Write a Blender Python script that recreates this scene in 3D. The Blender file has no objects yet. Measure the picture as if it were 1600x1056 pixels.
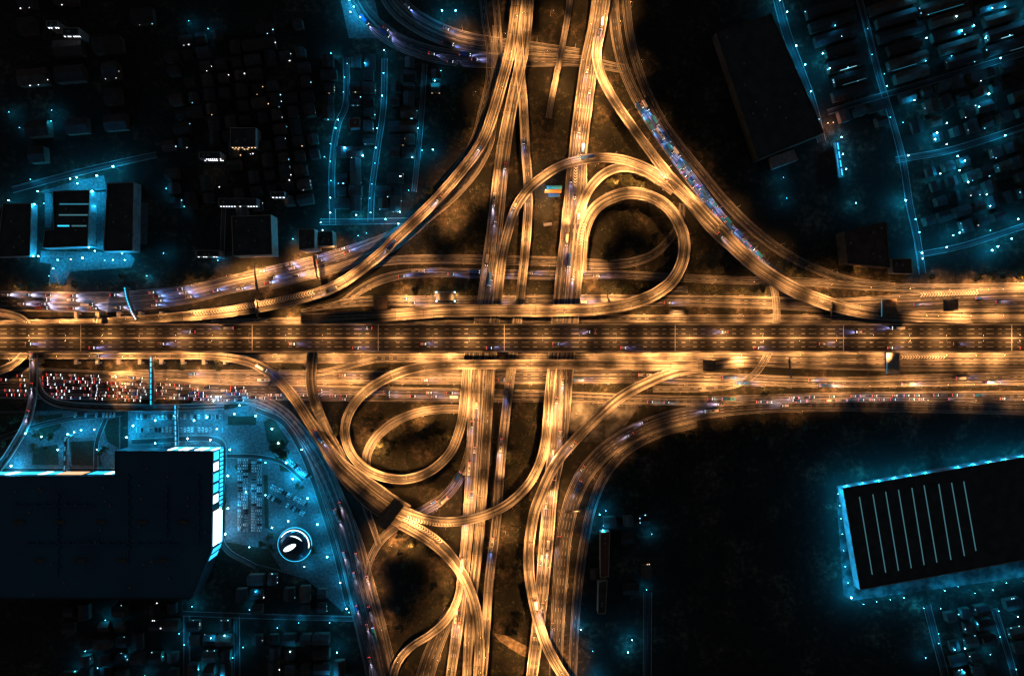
import bpy, bmesh, math, random
from mathutils import Vector, Matrix, noise as mnoise
random.seed(7)
R = math.radians
SC = bpy.context.scene
COL = SC.collection
H = 650.0      # camera height over the ground
S = 0.6        # metres per photo pixel at ground level
# ------------------------------------------------------------------ camera, world, exposure
cam = bpy.data.objects.new('camera', bpy.data.cameras.new('camera'))
COL.objects.link(cam)
cam.location = (0, 0, H); cam.rotation_euler = (0, 0, 0)
cam.data.sensor_width = 36; cam.data.lens = 36 * H / (1600 * S)
cam.data.clip_start = 1; cam.data.clip_end = 6000
SC.camera = cam
wd = bpy.data.worlds.new('World'); SC.world = wd; wd.use_nodes = True
nt = wd.node_tree
sky = nt.nodes.new('ShaderNodeTexSky'); sky.sky_type = 'NISHITA'; sky.sun_disc = False
sky.sun_elevation = R(-0.7); sky.sun_rotation = R(250)
nt.links.new(sky.outputs[0], nt.nodes['Background'].inputs[0])
nt.nodes['Background'].inputs[1].default_value = 0.13
SC.view_settings.view_transform = 'Standard'; SC.view_settings.look = 'None'
SC.view_settings.exposure = 0.0; SC.view_settings.gamma = 1.0
SC.render.engine = 'CYCLES'
cy = SC.cycles
cy.max_bounces = 4; cy.diffuse_bounces = 2; cy.glossy_bounces = 2; cy.use_denoising = True
cy.use_light_tree = True; cy.sample_clamp_indirect = 4; cy.caustics_reflective = False; cy.caustics_refractive = False
SODIUM = (1.0, 0.405, 0.115)
CYAN = (0.004, 0.44, 0.92)
WHITE = (0.8, 0.9, 1.0)

def W(px, py, z=0.0):
    k = S * (H - z) / H
    return Vector(((px - 800) * k, (528 - py) * k, z))

# ------------------------------------------------------------------ materials
def newmat(name):
    m = bpy.data.materials.new(name); m.use_nodes = True
    return m, m.node_tree, m.node_tree.nodes['Principled BSDF']
def N(t, kind, **kw):
    n = t.nodes.new(kind)
    for k, v in kw.items(): setattr(n, k, v)
    return n
def mathn(t, op, a, b=None, c=None):
    n = N(t, 'ShaderNodeMath', operation=op)
    for i, x in enumerate((a, b, c)):
        if x is None: continue
        if isinstance(x, (int, float)): n.inputs[i].default_value = x
        else: t.links.new(x, n.inputs[i])
    return n.outputs[0]
def ramp(t, fac, stops):
    n = N(t, 'ShaderNodeValToRGB')
    el = n.color_ramp.elements
    while len(el) < len(stops): el.new(0.5)
    for e, (p, c) in zip(el, stops):
        e.position = p; e.color = (*c, 1)
    t.links.new(fac, n.inputs[0]); return n.outputs[0]
def mixc(t, fac, a, b, mode='MIX'):
    n = N(t, 'ShaderNodeMix', data_type='RGBA', blend_type=mode)
    for i, x in ((0, fac), (6, a), (7, b)):
        if isinstance(x, (int, float)): n.inputs[i].default_value = x
        elif isinstance(x, tuple): n.inputs[i].default_value = (*x, 1)
        else: t.links.new(x, n.inputs[i])
    return n.outputs[2]
def noise_mat(name, c0, c1, scale=0.3, rough=0.85, detail=5, lo=0.35, hi=0.65, metal=0.0):
    m, t, b = newmat(name)
    tc = N(t, 'ShaderNodeTexCoord'); nz = N(t, 'ShaderNodeTexNoise')
    nz.inputs['Scale'].default_value = scale; nz.inputs['Detail'].default_value = detail
    t.links.new(tc.outputs['Object'], nz.inputs['Vector'])
    t.links.new(ramp(t, nz.outputs['Fac'], [(lo, c0), (hi, c1)]), b.inputs['Base Color'])
    b.inputs['Roughness'].default_value = rough; b.inputs['Metallic'].default_value = metal
    return m
def emit_mat(name, col, s, rough=0.4):
    m, t, b = newmat(name)
    b.inputs['Base Color'].default_value = (0.3, 0.3, 0.3, 1)
    b.inputs['Emission Color'].default_value = (*col, 1); b.inputs['Emission Strength'].default_value = s
    return m
def road_mat(name, dark, light, span=0.0, streak=1.0):
    m, t, b = newmat(name)
    uv = N(t, 'ShaderNodeUVMap'); sp = N(t, 'ShaderNodeSeparateXYZ'); t.links.new(uv.outputs[0], sp.inputs[0])
    oi = N(t, 'ShaderNodeObjectInfo'); rnd = mathn(t, 'MULTIPLY', oi.outputs['Random'], 60.0)
    u, v = sp.outputs[0], sp.outputs[1]
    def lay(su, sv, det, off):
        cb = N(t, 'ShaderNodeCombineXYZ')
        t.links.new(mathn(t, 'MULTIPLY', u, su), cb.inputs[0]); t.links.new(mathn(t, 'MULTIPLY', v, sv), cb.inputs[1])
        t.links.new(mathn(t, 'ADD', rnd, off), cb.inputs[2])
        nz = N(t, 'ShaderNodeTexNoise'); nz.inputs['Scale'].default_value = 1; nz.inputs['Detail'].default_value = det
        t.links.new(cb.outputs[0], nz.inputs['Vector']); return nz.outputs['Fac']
    f = mathn(t, 'MULTIPLY', lay(0.004, 1.5, 3, 0), lay(0.012, 0.5, 2, 7))  # lengthwise streaks put the look of traffic light trails into the road colour
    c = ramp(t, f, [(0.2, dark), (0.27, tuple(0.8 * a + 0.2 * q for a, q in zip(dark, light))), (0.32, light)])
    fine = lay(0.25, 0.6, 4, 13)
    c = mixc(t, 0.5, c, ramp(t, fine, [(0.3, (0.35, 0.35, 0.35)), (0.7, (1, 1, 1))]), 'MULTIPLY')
    if span > 0:
        fl = mathn(t, 'FLOOR', mathn(t, 'DIVIDE', u, span))
        wn = N(t, 'ShaderNodeTexWhiteNoise', noise_dimensions='2D')
        cb = N(t, 'ShaderNodeCombineXYZ'); t.links.new(fl, cb.inputs[0]); t.links.new(rnd, cb.inputs[1])
        t.links.new(cb.outputs[0], wn.inputs['Vector'])
        g = mathn(t, 'MULTIPLY_ADD', wn.outputs['Value'], 0.6, 0.65)
        fr = mathn(t, 'FRACT', mathn(t, 'DIVIDE', u, span))
        j = mathn(t, 'GREATER_THAN', fr, 0.022)
        g = mathn(t, 'MULTIPLY', g, mathn(t, 'MULTIPLY_ADD', j, 0.6, 0.4))
        cg = N(t, 'ShaderNodeCombineXYZ')
        for i in range(3): t.links.new(g, cg.inputs[i])
        c = mixc(t, 1.0, c, cg.outputs[0], 'MULTIPLY')
    t.links.new(c, b.inputs['Base Color'])
    b.inputs['Roughness'].default_value = 0.7
    return m

M = {}
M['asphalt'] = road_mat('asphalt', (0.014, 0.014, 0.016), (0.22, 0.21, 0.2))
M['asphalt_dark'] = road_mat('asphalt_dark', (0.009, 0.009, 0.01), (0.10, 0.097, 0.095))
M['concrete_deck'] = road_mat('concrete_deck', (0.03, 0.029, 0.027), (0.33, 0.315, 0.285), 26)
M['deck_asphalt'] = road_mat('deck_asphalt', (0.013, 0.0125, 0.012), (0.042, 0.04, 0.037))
M['concrete'] = noise_mat('concrete', (0.22, 0.21, 0.2), (0.4, 0.39, 0.36), 0.25)
M['parapet'] = noise_mat('parapet', (0.2, 0.19, 0.18), (0.55, 0.53, 0.5), 0.05)
M['paint'] = noise_mat('paint', (0.35, 0.35, 0.34), (0.75, 0.75, 0.72), 0.15)
M['steel_light'] = noise_mat('steel_light', (0.4, 0.4, 0.4), (0.6, 0.6, 0.6), 1.0, 0.5)
M['paint_worn'] = noise_mat('paint_worn', (0.1, 0.1, 0.098), (0.42, 0.42, 0.4), 0.08)
M['steel'] = noise_mat('steel', (0.18, 0.18, 0.18), (0.3, 0.3, 0.3), 1.0, 0.45, metal=0.6)
M['dark_steel'] = noise_mat('dark_steel', (0.03, 0.03, 0.032), (0.07, 0.07, 0.07), 0.5, 0.5)
M['roof_dark'] = noise_mat('roof_dark', (0.018, 0.022, 0.028), (0.045, 0.05, 0.06), 0.12, 0.7)
M['roof_mall'] = noise_mat('roof_mall', (0.014, 0.07, 0.125), (0.02, 0.1, 0.175), 0.03, 0.8)
M['roof_night'] = noise_mat('roof_night', (0.015, 0.015, 0.017), (0.035, 0.034, 0.036), 0.3, 0.8)
M['roof_slate'] = noise_mat('roof_slate', (0.03, 0.03, 0.032), (0.06, 0.058, 0.058), 0.3, 0.8)
M['roof_canopy'] = noise_mat('roof_canopy', (0.13, 0.085, 0.055), (0.24, 0.165, 0.11), 0.3, 0.8)
M['roof_brown'] = noise_mat('roof_brown', (0.05, 0.032, 0.025), (0.10, 0.065, 0.05), 0.15, 0.8)
M['roof_red'] = noise_mat('roof_red', (0.14, 0.045, 0.03), (0.2, 0.07, 0.045), 0.4, 0.8)
M['roof_grey'] = noise_mat('roof_grey', (0.05, 0.05, 0.052), (0.1, 0.098, 0.095), 0.3, 0.8)
M['roof_tin'] = noise_mat('roof_tin', (0.2, 0.2, 0.2), (0.35, 0.34, 0.33), 0.3, 0.6)
M['wall_cream'] = noise_mat('wall_cream', (0.3, 0.27, 0.22), (0.45, 0.41, 0.34), 0.2)
M['wall_brown'] = noise_mat('wall_brown', (0.07, 0.05, 0.035), (0.13, 0.095, 0.065), 0.2)
M['soil_lit_tone'] = noise_mat('soil_lit_tone', (0.09, 0.07, 0.045), (0.24, 0.19, 0.125), 0.3)
M['wall_grey'] = noise_mat('wall_grey', (0.2, 0.2, 0.2), (0.35, 0.34, 0.33), 0.2)
M['trunk'] = noise_mat('trunk', (0.06, 0.045, 0.03), (0.12, 0.09, 0.06), 2)
M['leaf'] = noise_mat('leaf', (0.018, 0.026, 0.009), (0.07, 0.075, 0.026), 0.25, 0.8, 3)
M['glass'] = noise_mat('glass', (0.01, 0.012, 0.015), (0.02, 0.022, 0.025), 1, 0.1)
M['tyre'] = noise_mat('tyre', (0.02, 0.02, 0.02), (0.03, 0.03, 0.03), 2)
M['tarmac_yard'] = noise_mat('tarmac_yard', (0.05, 0.056, 0.06), (0.12, 0.128, 0.132), 0.45, 0.85, 6, 0.36, 0.64)
M['yard_dark'] = noise_mat('yard_dark', (0.02, 0.022, 0.022), (0.12, 0.12, 0.118), 0.12, 0.9, 9, 0.4, 0.66)
M['soil_bed'] = noise_mat('soil_bed', (0.008, 0.012, 0.006), (0.03, 0.034, 0.018), 0.5, 0.95)
M['lamp_sodium'] = emit_mat('lamp_sodium', (1, 0.55, 0.2), 60)
M['lamp_cyan'] = emit_mat('lamp_cyan', (0.25, 0.85, 1), 10)
M['lamp_cyan_hi'] = emit_mat('lamp_cyan_hi', (0.35, 0.9, 1), 26)
M['lamp_white'] = emit_mat('lamp_white', (0.9, 0.92, 1), 9)
M['lamp_warm'] = emit_mat('lamp_warm', (1, 0.55, 0.28), 5)
M['lamp_dim'] = emit_mat('lamp_dim', (0.3, 0.75, 1), 3)
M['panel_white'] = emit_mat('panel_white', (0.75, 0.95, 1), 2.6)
M['panel_cyan'] = emit_mat('panel_cyan', (0.03, 0.6, 1.0), 1.5)
M['panel_cyan_dim'] = emit_mat('panel_cyan_dim', (0.04, 0.42, 0.62), 0.42)
M['panel_teal'] = emit_mat('panel_teal', (0.1, 0.36, 0.44), 0.42)
M['porch_white'] = emit_mat('porch_white', (0.9, 0.9, 1), 4)
M['porch_warm'] = emit_mat('porch_warm', (1, 0.6, 0.3), 2.2)
M['panel_eaves'] = emit_mat('panel_eaves', (.35, .7, .8), 1.3)
M['panel_orange'] = emit_mat('panel_orange', (1.0, 0.42, 0.12), 1.4)
M['head_light'] = emit_mat('head_light', (0.85, 0.92, 1.0), 10)
M['tail_light'] = emit_mat('tail_light', (1.0, 0.06, 0.05), 8)
for n, c in dict(white=(0.7, 0.7, 0.7), silver=(0.4, 0.41, 0.42), black=(0.02, 0.02, 0.022), red=(0.2, 0.03, 0.02), blue=(0.02, 0.12, 0.45), teal=(0.03, 0.3, 0.5), orange=(0.65, 0.25, 0.04)).items():
    M['car_' + n] = noise_mat('car_' + n, tuple(x * 0.85 for x in c), c, 0.6, 0.3)

# ------------------------------------------------------------------ helpers
def tag(o, label=None, cat=None, group=None, kind=None):
    if label: o['label'] = label
    if cat: o['category'] = cat
    if group: o['group'] = group
    if kind: o['kind'] = kind
    return o
def link(name, me, parent=None, loc=(0, 0, 0), rz=0.0):
    o = bpy.data.objects.new(name, me); COL.objects.link(o)
    o.location = loc; o.rotation_euler = (0, 0, rz)
    if parent is not None: o.parent = parent
    return o
class MB:
    def __init__(s): s.v = []; s.f = []; s.m = []; s.uv = {}
    def add(s, vs, fs, mi=0):
        b = len(s.v); s.v += [tuple(x) for x in vs]
        for f in fs: s.f.append(tuple(b + i for i in f)); s.m.append(mi)
    def box(s, x0, x1, y0, y1, z0, z1, mi=0, ch=0.0, M4=None):
        if ch <= 0:
            vs = [(x, y, z) for z in (z0, z1) for x, y in ((x0, y0), (x1, y0), (x1, y1), (x0, y1))]
            fs = [(3, 2, 1, 0), (4, 5, 6, 7), (0, 1, 5, 4), (1, 2, 6, 5), (2, 3, 7, 6), (3, 0, 4, 7)]
        else:
            vs = []
            for z, d in ((z0, 0), (z1 - ch, 0), (z1, ch)):
                vs += [(x0 + d, y0 + d, z), (x1 - d, y0 + d, z), (x1 - d, y1 - d, z), (x0 + d, y1 - d, z)]
            fs = [(3, 2, 1, 0), (8, 9, 10, 11)]
            for r in (0, 4):
                for i in range(4): fs.append((r + i, r + (i + 1) % 4, r + 4 + (i + 1) % 4, r + 4 + i))
        if M4 is not None: vs = [tuple(M4 @ Vector(v)) for v in vs]
        s.add(vs, fs, mi)
    def loft(s, rings, mi=0, cap=True):
        n = len(rings[0]); vs = [p for r in rings for p in r]; fs = []
        for k in range(len(rings) - 1):
            for i in range(n): fs.append((k * n + i, k * n + (i + 1) % n, (k + 1) * n + (i + 1) % n, (k + 1) * n + i))
        if cap: fs.append(tuple(reversed(range(n)))); fs.append(tuple((len(rings) - 1) * n + i for i in range(n)))
        s.add(vs, fs, mi)
    def tube(s, pts, rads, n=6, mi=0):
        rings = []
        for i, p in enumerate(pts):
            p = Vector(p)
            d = (Vector(pts[min(i + 1, len(pts) - 1)]) - Vector(pts[max(i - 1, 0)])).normalized()
            a = d.cross(Vector((0, 1, 0.01))) if abs(d.y) < 0.9 else d.cross(Vector((1, 0, 0)))
            a.normalize(); b = d.cross(a)
            rings.append([tuple(p + rads[i] * (math.cos(2 * math.pi * k / n) * a + math.sin(2 * math.pi * k / n) * b)) for k in range(n)])
        s.loft(rings, mi)
    def prism(s, poly, z0, z1, mi=0):
        n = len(poly)
        area = sum(poly[i][0] * poly[(i + 1) % n][1] - poly[(i + 1) % n][0] * poly[i][1] for i in range(n))
        if area < 0: poly = poly[::-1]
        s.loft([[(x, y, z0) for x, y in poly], [(x, y, z1) for x, y in poly]], mi)
    def ball(s, c, r, seg=8, mi=0, sz=1.0):
        rings = []
        for k in range(1, seg // 2):
            th = math.pi * k / (seg // 2)
            rings.append([(c[0] + r * math.sin(th) * math.cos(2 * math.pi * i / seg), c[1] + r * math.sin(th) * math.sin(2 * math.pi * i / seg), c[2] - sz * r * math.cos(th)) for i in range(seg)])
        s.loft(rings, mi)
    def mesh(s, name, mats):
        me = bpy.data.meshes.new(name); me.from_pydata(s.v, [], s.f)
        for m in mats: me.materials.append(M[m])
        if len(mats) > 1: me.polygons.foreach_set('material_index', s.m)
        me.update(); return me
    def obj(s, name, mats, parent=None, loc=(0, 0, 0), rz=0.0):
        if isinstance(mats, str): mats = [mats]
        return link(name, s.mesh(name, mats), parent, loc, rz)

# ------------------------------------------------------------------ ground
gm, t, b = newmat('ground_soil')
tc = N(t, 'ShaderNodeTexCoord')
def gn(scale, det, off=0):
    n = N(t, 'ShaderNodeTexNoise'); n.inputs['Scale'].default_value = scale; n.inputs['Detail'].default_value = det
    n.inputs['Roughness'].default_value = 0.65
    t.links.new(tc.outputs['Object'], n.inputs['Vector']); return n.outputs['Fac']
c = ramp(t, mathn(t, 'MULTIPLY_ADD', gn(0.03, 3), 0.5, mathn(t, 'MULTIPLY', gn(0.2, 9), 0.5)), [(0.45, (0.006, 0.008, 0.004)), (0.52, (0.016, 0.016, 0.009)), (0.575, (0.06, 0.047, 0.03)), (0.64, (0.15, 0.118, 0.075))])
c = mixc(t, 0.75, c, ramp(t, gn(0.9, 4), [(0.35, (0.2, 0.2, 0.2)), (0.62, (1, 1, 1))]), 'MULTIPLY')
t.links.new(c, b.inputs['Base Color']); b.inputs['Roughness'].default_value = 0.95
M['ground_soil'] = gm
g = MB(); g.add([(-2500, -2500, 0), (2500, -2500, 0), (2500, 2500, 0), (-2500, 2500, 0)], [(0, 1, 2, 3)])
tag(g.obj('ground', 'ground_soil'), kind='structure')

# ------------------------------------------------------------------ roads and viaducts
ROADS = {}
def spline(pts, step=3.0):
    P = [Vector((*p, *([0] * (4 - len(p))))) for p in pts]
    P = [2 * P[0] - P[1]] + P + [2 * P[-1] - P[-2]]
    out = []
    for i in range(1, len(P) - 2):
        p0, p1, p2, p3 = P[i - 1:i + 3]
        L = math.hypot(p2[0] - p1[0], p2[1] - p1[1]); n = max(1, int(L / step + 0.5))
        t0 = 0.0; d = lambda a, c: max(math.hypot(a[0] - c[0], a[1] - c[1]) ** 0.5, 1e-4)
        t1 = t0 + d(p0, p1); t2 = t1 + d(p1, p2); t3 = t2 + d(p2, p3)
        for k in range(n):
            tt = t1 + (t2 - t1) * k / n
            A1 = p0 * ((t1 - tt) / (t1 - t0)) + p1 * ((tt - t0) / (t1 - t0))
            A2 = p1 * ((t2 - tt) / (t2 - t1)) + p2 * ((tt - t1) / (t2 - t1))
            A3 = p2 * ((t3 - tt) / (t3 - t2)) + p3 * ((tt - t2) / (t3 - t2))
            B1 = A1 * ((t2 - tt) / (t2 - t0)) + A2 * ((tt - t0) / (t2 - t0))
            B2 = A2 * ((t3 - tt) / (t3 - t1)) + A3 * ((tt - t1) / (t3 - t1))
            q = B1 * ((t2 - tt) / (t2 - t1)) + B2 * ((tt - t1) / (t2 - t1))
            f = k / n
            q[2] = p1[2] + (p2[2] - p1[2]) * f; q[3] = p1[3] + (p2[3] - p1[3]) * f
            out.append(q)
    out.append(P[-2]); return out
def centre(pts, dz=0.0):
    st = []
    for q in spline(pts):
        p = W(q[0], q[1], q[2]); p.z += dz
        st.append([p, q[3] * S * (H - q[2]) / H])
    u = 0.0; res = []
    for i, (p, w) in enumerate(st):
        a = st[max(i - 1, 0)][0]; c = st[min(i + 1, len(st) - 1)][0]
        d = Vector((c.x - a.x, c.y - a.y, 0)).normalized()
        if i: u += (p - st[i - 1][0]).length
        res.append((p, d, Vector((-d.y, d.x, 0)), w, u))
    return res
def at(rd, u):
    s = ROADS[rd]; u = max(0, min(u, s[-1][4] - 0.01))
    for i in range(len(s) - 1):
        if s[i + 1][4] > u:
            f = (u - s[i][4]) / (s[i + 1][4] - s[i][4])
            return s[i][0].lerp(s[i + 1][0], f), s[i][1].lerp(s[i + 1][1], f).normalized(), s[i][2].lerp(s[i + 1][2], f).normalized(), s[i][3] + (s[i + 1][3] - s[i][3]) * f
def u_near(rd, px, py):
    best = None
    for p, d, n, w, u in ROADS[rd]:
        q = W(px, py, p.z); e = (q.x - p.x) ** 2 + (q.y - p.y) ** 2
        if best is None or e < best[0]: best = (e, u)
    return best[1]
def strip(mb, st, va, vb, z0, z1, i0=0, i1=None, off=None):
    """box section running along the road; va, vb give the across positions for a width"""
    st = st[i0:i1]
    if len(st) < 2: return
    vs = []; fs = []
    for p, d, n, w, u in st:
        a = p + n * va(w); c = p + n * vb(w)
        vs += [(a.x, a.y, p.z + z0), (c.x, c.y, p.z + z0), (c.x, c.y, p.z + z1), (a.x, a.y, p.z + z1)]
    for i in range(len(st) - 1):
        b0, b1 = i * 4, i * 4 + 4
        for k in range(4): fs.append((b0 + k, b0 + (k + 1) % 4, b1 + (k + 1) % 4, b1 + k))
    fs += [(3, 2, 1, 0), tuple(len(vs) - 4 + k for k in range(4))]
    mb.add(vs, fs)
def sheet(mb, st, va, vb, dz):
    vs = []; fs = []
    for p, d, n, w, u in st:
        a = p + n * va(w); c = p + n * vb(w)
        vs += [(a.x, a.y, p.z + dz), (c.x, c.y, p.z + dz)]
    for i in range(len(st) - 1): fs.append((2 * i + 1, 2 * i, 2 * i + 2, 2 * i + 3))
    mb.add(vs, fs)
def markings(st, lanes, parent, edge=True, median=False):
    mb = MB(); dz = 0.012
    if edge:
        for sgn in (-1, 1): sheet(mb, st, lambda w, s=sgn: s * (w / 2 - 1.05) + 0.16, lambda w, s=sgn: s * (w / 2 - 1.05) - 0.16, dz)
    U = st[-1][4]
    for k in range(1, lanes):
        if median and k == lanes / 2: continue
        f = k / lanes - 0.5; u = 0.0; i = 0
        while i < len(st) - 1:
            j = i
            while j < len(st) - 1 and st[j][4] - st[i][4] < 3.0: j += 1
            if j > i and int(st[i][4] / 4.5) % 2 == 0: sheet(mb, st[i:j + 1], lambda w: f * (w - 2.2) + 0.14, lambda w: f * (w - 2.2) - 0.14, dz)
            i = j if j > i else i + 1
    mb.obj('lane_marking', 'paint' if median else 'paint_worn', parent)
PIERS = {}
def pier(h, w, parent, p, d):
    key = (round(h * 2) / 2, round(w))
    if key not in PIERS:
        mb = MB(); hh, ww = key
        mb.box(-0.9, 0.9, -1.1, 1.1, -0.3, hh - 1.3); mb.loft([[(x * 0.9, y, z) for x, y in ((-1, -a), (1, -a), (1, a), (-1, a))] for z, a in ((hh - 2.6, 1.2), (hh - 1.3, ww * 0.36), (hh - 0.95, ww * 0.36))])
        PIERS[key] = mb.mesh('pier', ['concrete'])
    link('pier', PIERS[key], parent, (p.x, p.y, p.z - h), math.atan2(d.y, d.x))
nroad = [0]
def deck_mesh(name, st, mat, thick, base):
    mb = MB(); uvs = []; vs = []; fs = []
    n = len(st)
    for p, d, nn, w, u in st:
        a = p + nn * (w / 2); c = p - nn * (w / 2)
        vs += [a, c]
    for i in range(n - 1):
        fs.append((2 * i + 1, 2 * i + 3, 2 * i + 2, 2 * i))
        for j, sg in ((i, -1), (i + 1, -1), (i + 1, 1), (i, 1)): uvs.append((st[j][4] + base, sg * st[j][3] / 2))
    mats = [M[mat]]
    mi = [0] * len(fs)
    if thick:
        o = 2 * n
        for p, d, nn, w, u in st:
            ins = min(1.6, w * 0.2)
            a = p + nn * (w / 2 - ins); c = p - nn * (w / 2 - ins)
            vs += [(a.x, a.y, a.z - thick), (c.x, c.y, c.z - thick)]
        for i in range(n - 1):
            fs += [(2 * i, 2 * i + 2, o + 2 * i + 2, o + 2 * i), (2 * i + 3, 2 * i + 1, o + 2 * i + 1, o + 2 * i + 3), (o + 2 * i, o + 2 * i + 2, o + 2 * i + 3, o + 2 * i + 1)]
            mi += [1, 1, 1]; uvs += [(0, 0)] * 12
        fs += [(0, o, o + 1, 1), (2 * n - 1, o + 2 * n - 1, o + 2 * n - 2, 2 * n - 2)]; mi += [1, 1]; uvs += [(0, 0)] * 8
        mats.append(M['concrete'])
    me = bpy.data.meshes.new(name); me.from_pydata([tuple(v) for v in vs], [], fs)
    for m in mats: me.materials.append(m)
    me.polygons.foreach_set('material_index', mi)
    ul = me.uv_layers.new(name='UVMap'); ul.data.foreach_set('uv', [x for q in uvs for x in q]); me.update()
    return me
def viaduct(key, name, label, cat, pts, lanes=2, mat='concrete_deck', skipL=(), skipR=(), piers=True, median=False, wall=0.95):
    st = centre(pts, 0.03 * nroad[0] * 0.2); nroad[0] += 1; ROADS[key] = st
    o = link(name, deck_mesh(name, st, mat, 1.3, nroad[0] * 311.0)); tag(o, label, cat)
    U = st[-1][4]
    for sgn, sk in ((1, skipL), (-1, skipR)):
        runs = []; cur = []
        for i, q in enumerate(st):
            f = q[4] / U
            if any(a <= f <= c for a, c in sk):
                if len(cur) > 1: runs.append(cur)
                cur = []
            else: cur.append(q)
        if len(cur) > 1: runs.append(cur)
        for r in runs:
            mb = MB(); strip(mb, r, lambda w: sgn * (w / 2) if sgn < 0 else w / 2 - 0.42, lambda w: sgn * (w / 2) + 0.42 if sgn < 0 else w / 2, -0.3, wall)
            mb.obj('parapet', 'parapet', o)
    if median:
        mb = MB(); strip(mb, st, lambda w: -0.55, lambda w: 0.55, 0.005, 0.8); mb.obj('median_barrier', 'parapet', o)
    markings(st, lanes, o, median=median)
    if piers:
        u = 12.0; np_ = 0
        while u < U - 8 and np_ < 95:
            p, d, n, w = at(key, u)
            if p.z > 3.2: pier(p.z, w, o, p, d); np_ += 1
            u += 26.0
    return o
def ground_road(key, pts, lanes=2, mat='asphalt', name='road', kerb=True, edge=True):
    st = centre([(p[0], p[1], 0, p[2]) for p in pts], 0.02 + 0.006 * nroad[0]); nroad[0] += 1; ROADS[key] = st
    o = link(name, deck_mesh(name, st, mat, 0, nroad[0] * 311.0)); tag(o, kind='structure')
    if kerb:
        for sgn in (1, -1):
            mb = MB(); strip(mb, st, lambda w: sgn * (w / 2) - 0.02, lambda w: sgn * (w / 2) + sgn * 0.35, -0.1, 0.13)
            mb.obj('kerb', 'concrete', o)
    if lanes > 1 or edge: markings(st, lanes, o, edge)
    return o
def wz(pts, default_w, default_z=0):
    out = []
    for p in pts:
        out.append((p[0], p[1], p[2] if len(p) > 2 else default_z, p[3] if len(p) > 3 else default_w))
    return out

OBX = viaduct('expressway', 'elevated_expressway', 'wide six lane elevated expressway running straight across the middle above every other road', 'expressway',
        wz([(-80, 528), (400, 528), (800, 528), (1200, 528), (1680, 528)], 45, 18), 6, 'deck_asphalt', median=True)
for x in (126, 394, 591, 788, 1055, 1318, 1581):
    p = W(x, 528, 18.1); mb = MB(); mb.box(-.28, .28, -12.4, 12.4, -.05, .03); mb.obj('expansion_joint', 'steel_light', OBX, (p.x, 0, 18.006))
viaduct('inner', 'loop_ramp', 'inner loop ramp, round lit ring right of the north south viaduct that turns back west', 'ramp',
        wz([(907, 425, 7), (909, 390, 7.3), (914, 356, 8), (928, 328, 9), (955, 309, 10), (985, 302, 11), (1015, 307, 12), (1042, 323, 12), (1061, 350, 12.5), (1069, 380, 13), (1065, 412, 13), (1049, 440, 13), (1022, 460, 13), (985, 474, 13), (940, 482, 13), (880, 485, 13), (800, 485, 12.5), (740, 485, 12), (690, 486, 10.5), (640, 490, 9), (560, 495, 7.5), (470, 498, 6.5)], 18.5), 2, skipL=((0, 0.06),), skipR=((0, 0.06), (0.85, 1)))
viaduct('outer', 'loop_ramp', 'outer loop ramp arching widest over the north south viaducts and joining the northeast ramp', 'ramp',
        wz([(1125, 358, 11.8), (1085, 322, 12), (1055, 294, 12.2), (1020, 268, 13), (985, 253, 13), (950, 247, 13), (915, 249, 13.5), (880, 258, 13.5), (850, 275, 13), (825, 297, 13), (806, 325, 12.5), (794, 360, 11), (785, 400, 10), (780, 440, 8.5), (776, 480, 7.6), (768, 560, 7.3), (762, 650, 7.2), (751, 810, 7), (742, 900, 7), (735, 960, 7), (728, 1090, 7)], 14.5), 2, skipL=((0, 0.04),), skipR=((0, 0.05),))
viaduct('spur', 'curved_ramp', 'short curved ramp between the two loops leaving the right viaduct', 'ramp',
        wz([(903, 350, 7.2), (909, 322, 8), (923, 293, 9.2), (944, 272, 10.5), (970, 262, 11.4), (1000, 266, 11.8), (1030, 283, 12), (1052, 300, 12)], 14), 2, skipL=((0, .15), (.75, 1)), skipR=((0, .1), (.75, 1)))
viaduct('right', 'viaduct', 'right north south viaduct, broad and bright, passing under the loop and the expressway', 'viaduct',
        wz([(946, -50, 7, 30), (933, 40, 7, 28), (921, 100, 7, 28), (911, 170, 7, 28), (903, 240, 7, 28), (898, 330, 7, 38), (889, 430, 7, 42), (883, 500, 7, 42), (877, 560, 7, 41), (874, 640, 7, 34), (870, 700, 7, 28), (861, 760, 7, 23), (853, 850, 7, 22), (843, 960, 7, 20), (831, 1056, 7, 18), (827, 1100, 7, 18)], 30, 7), 6, 'asphalt')
viaduct('ne', 'diagonal_ramp', 'northeast diagonal ramp sweeping down to the frontage road', 'ramp',
        wz([(945, -50, 6.9), (940, 30, 6.9), (932, 85, 7.1), (940, 120, 7.6), (958, 155, 8.2), (985, 195, 9), (1012, 232, 10), (1045, 275, 11.5, 17), (1080, 315, 12, 21), (1112, 350, 12, 27), (1146, 384, 11, 24), (1190, 422, 9.5, 23), (1235, 450, 8, 23), (1290, 473, 6, 21), (1350, 488, 4, 18), (1420, 495, 2, 14), (1520, 499, .1, 12)], 14.5), 2, skipR=((0, .12),), skipL=((0, .12),))
viaduct('left', 'viaduct', 'left north south viaduct, dark decked in its middle, bright at the top', 'viaduct',
        wz([(830, -50, 7, 19), (825, 0, 7, 19), (818, 75, 7, 18), (800, 160, 7, 18), (786, 240, 7, 22), (776, 330, 7, 24), (765, 420, 7, 25), (757, 480, 7, 25), (746, 560, 7, 26), (742, 650, 7, 22), (732, 810, 7, 18), (716, 970, 7, 17), (704, 1056, 7, 15), (699, 1100, 7, 15)], 20, 7), 4)
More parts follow.
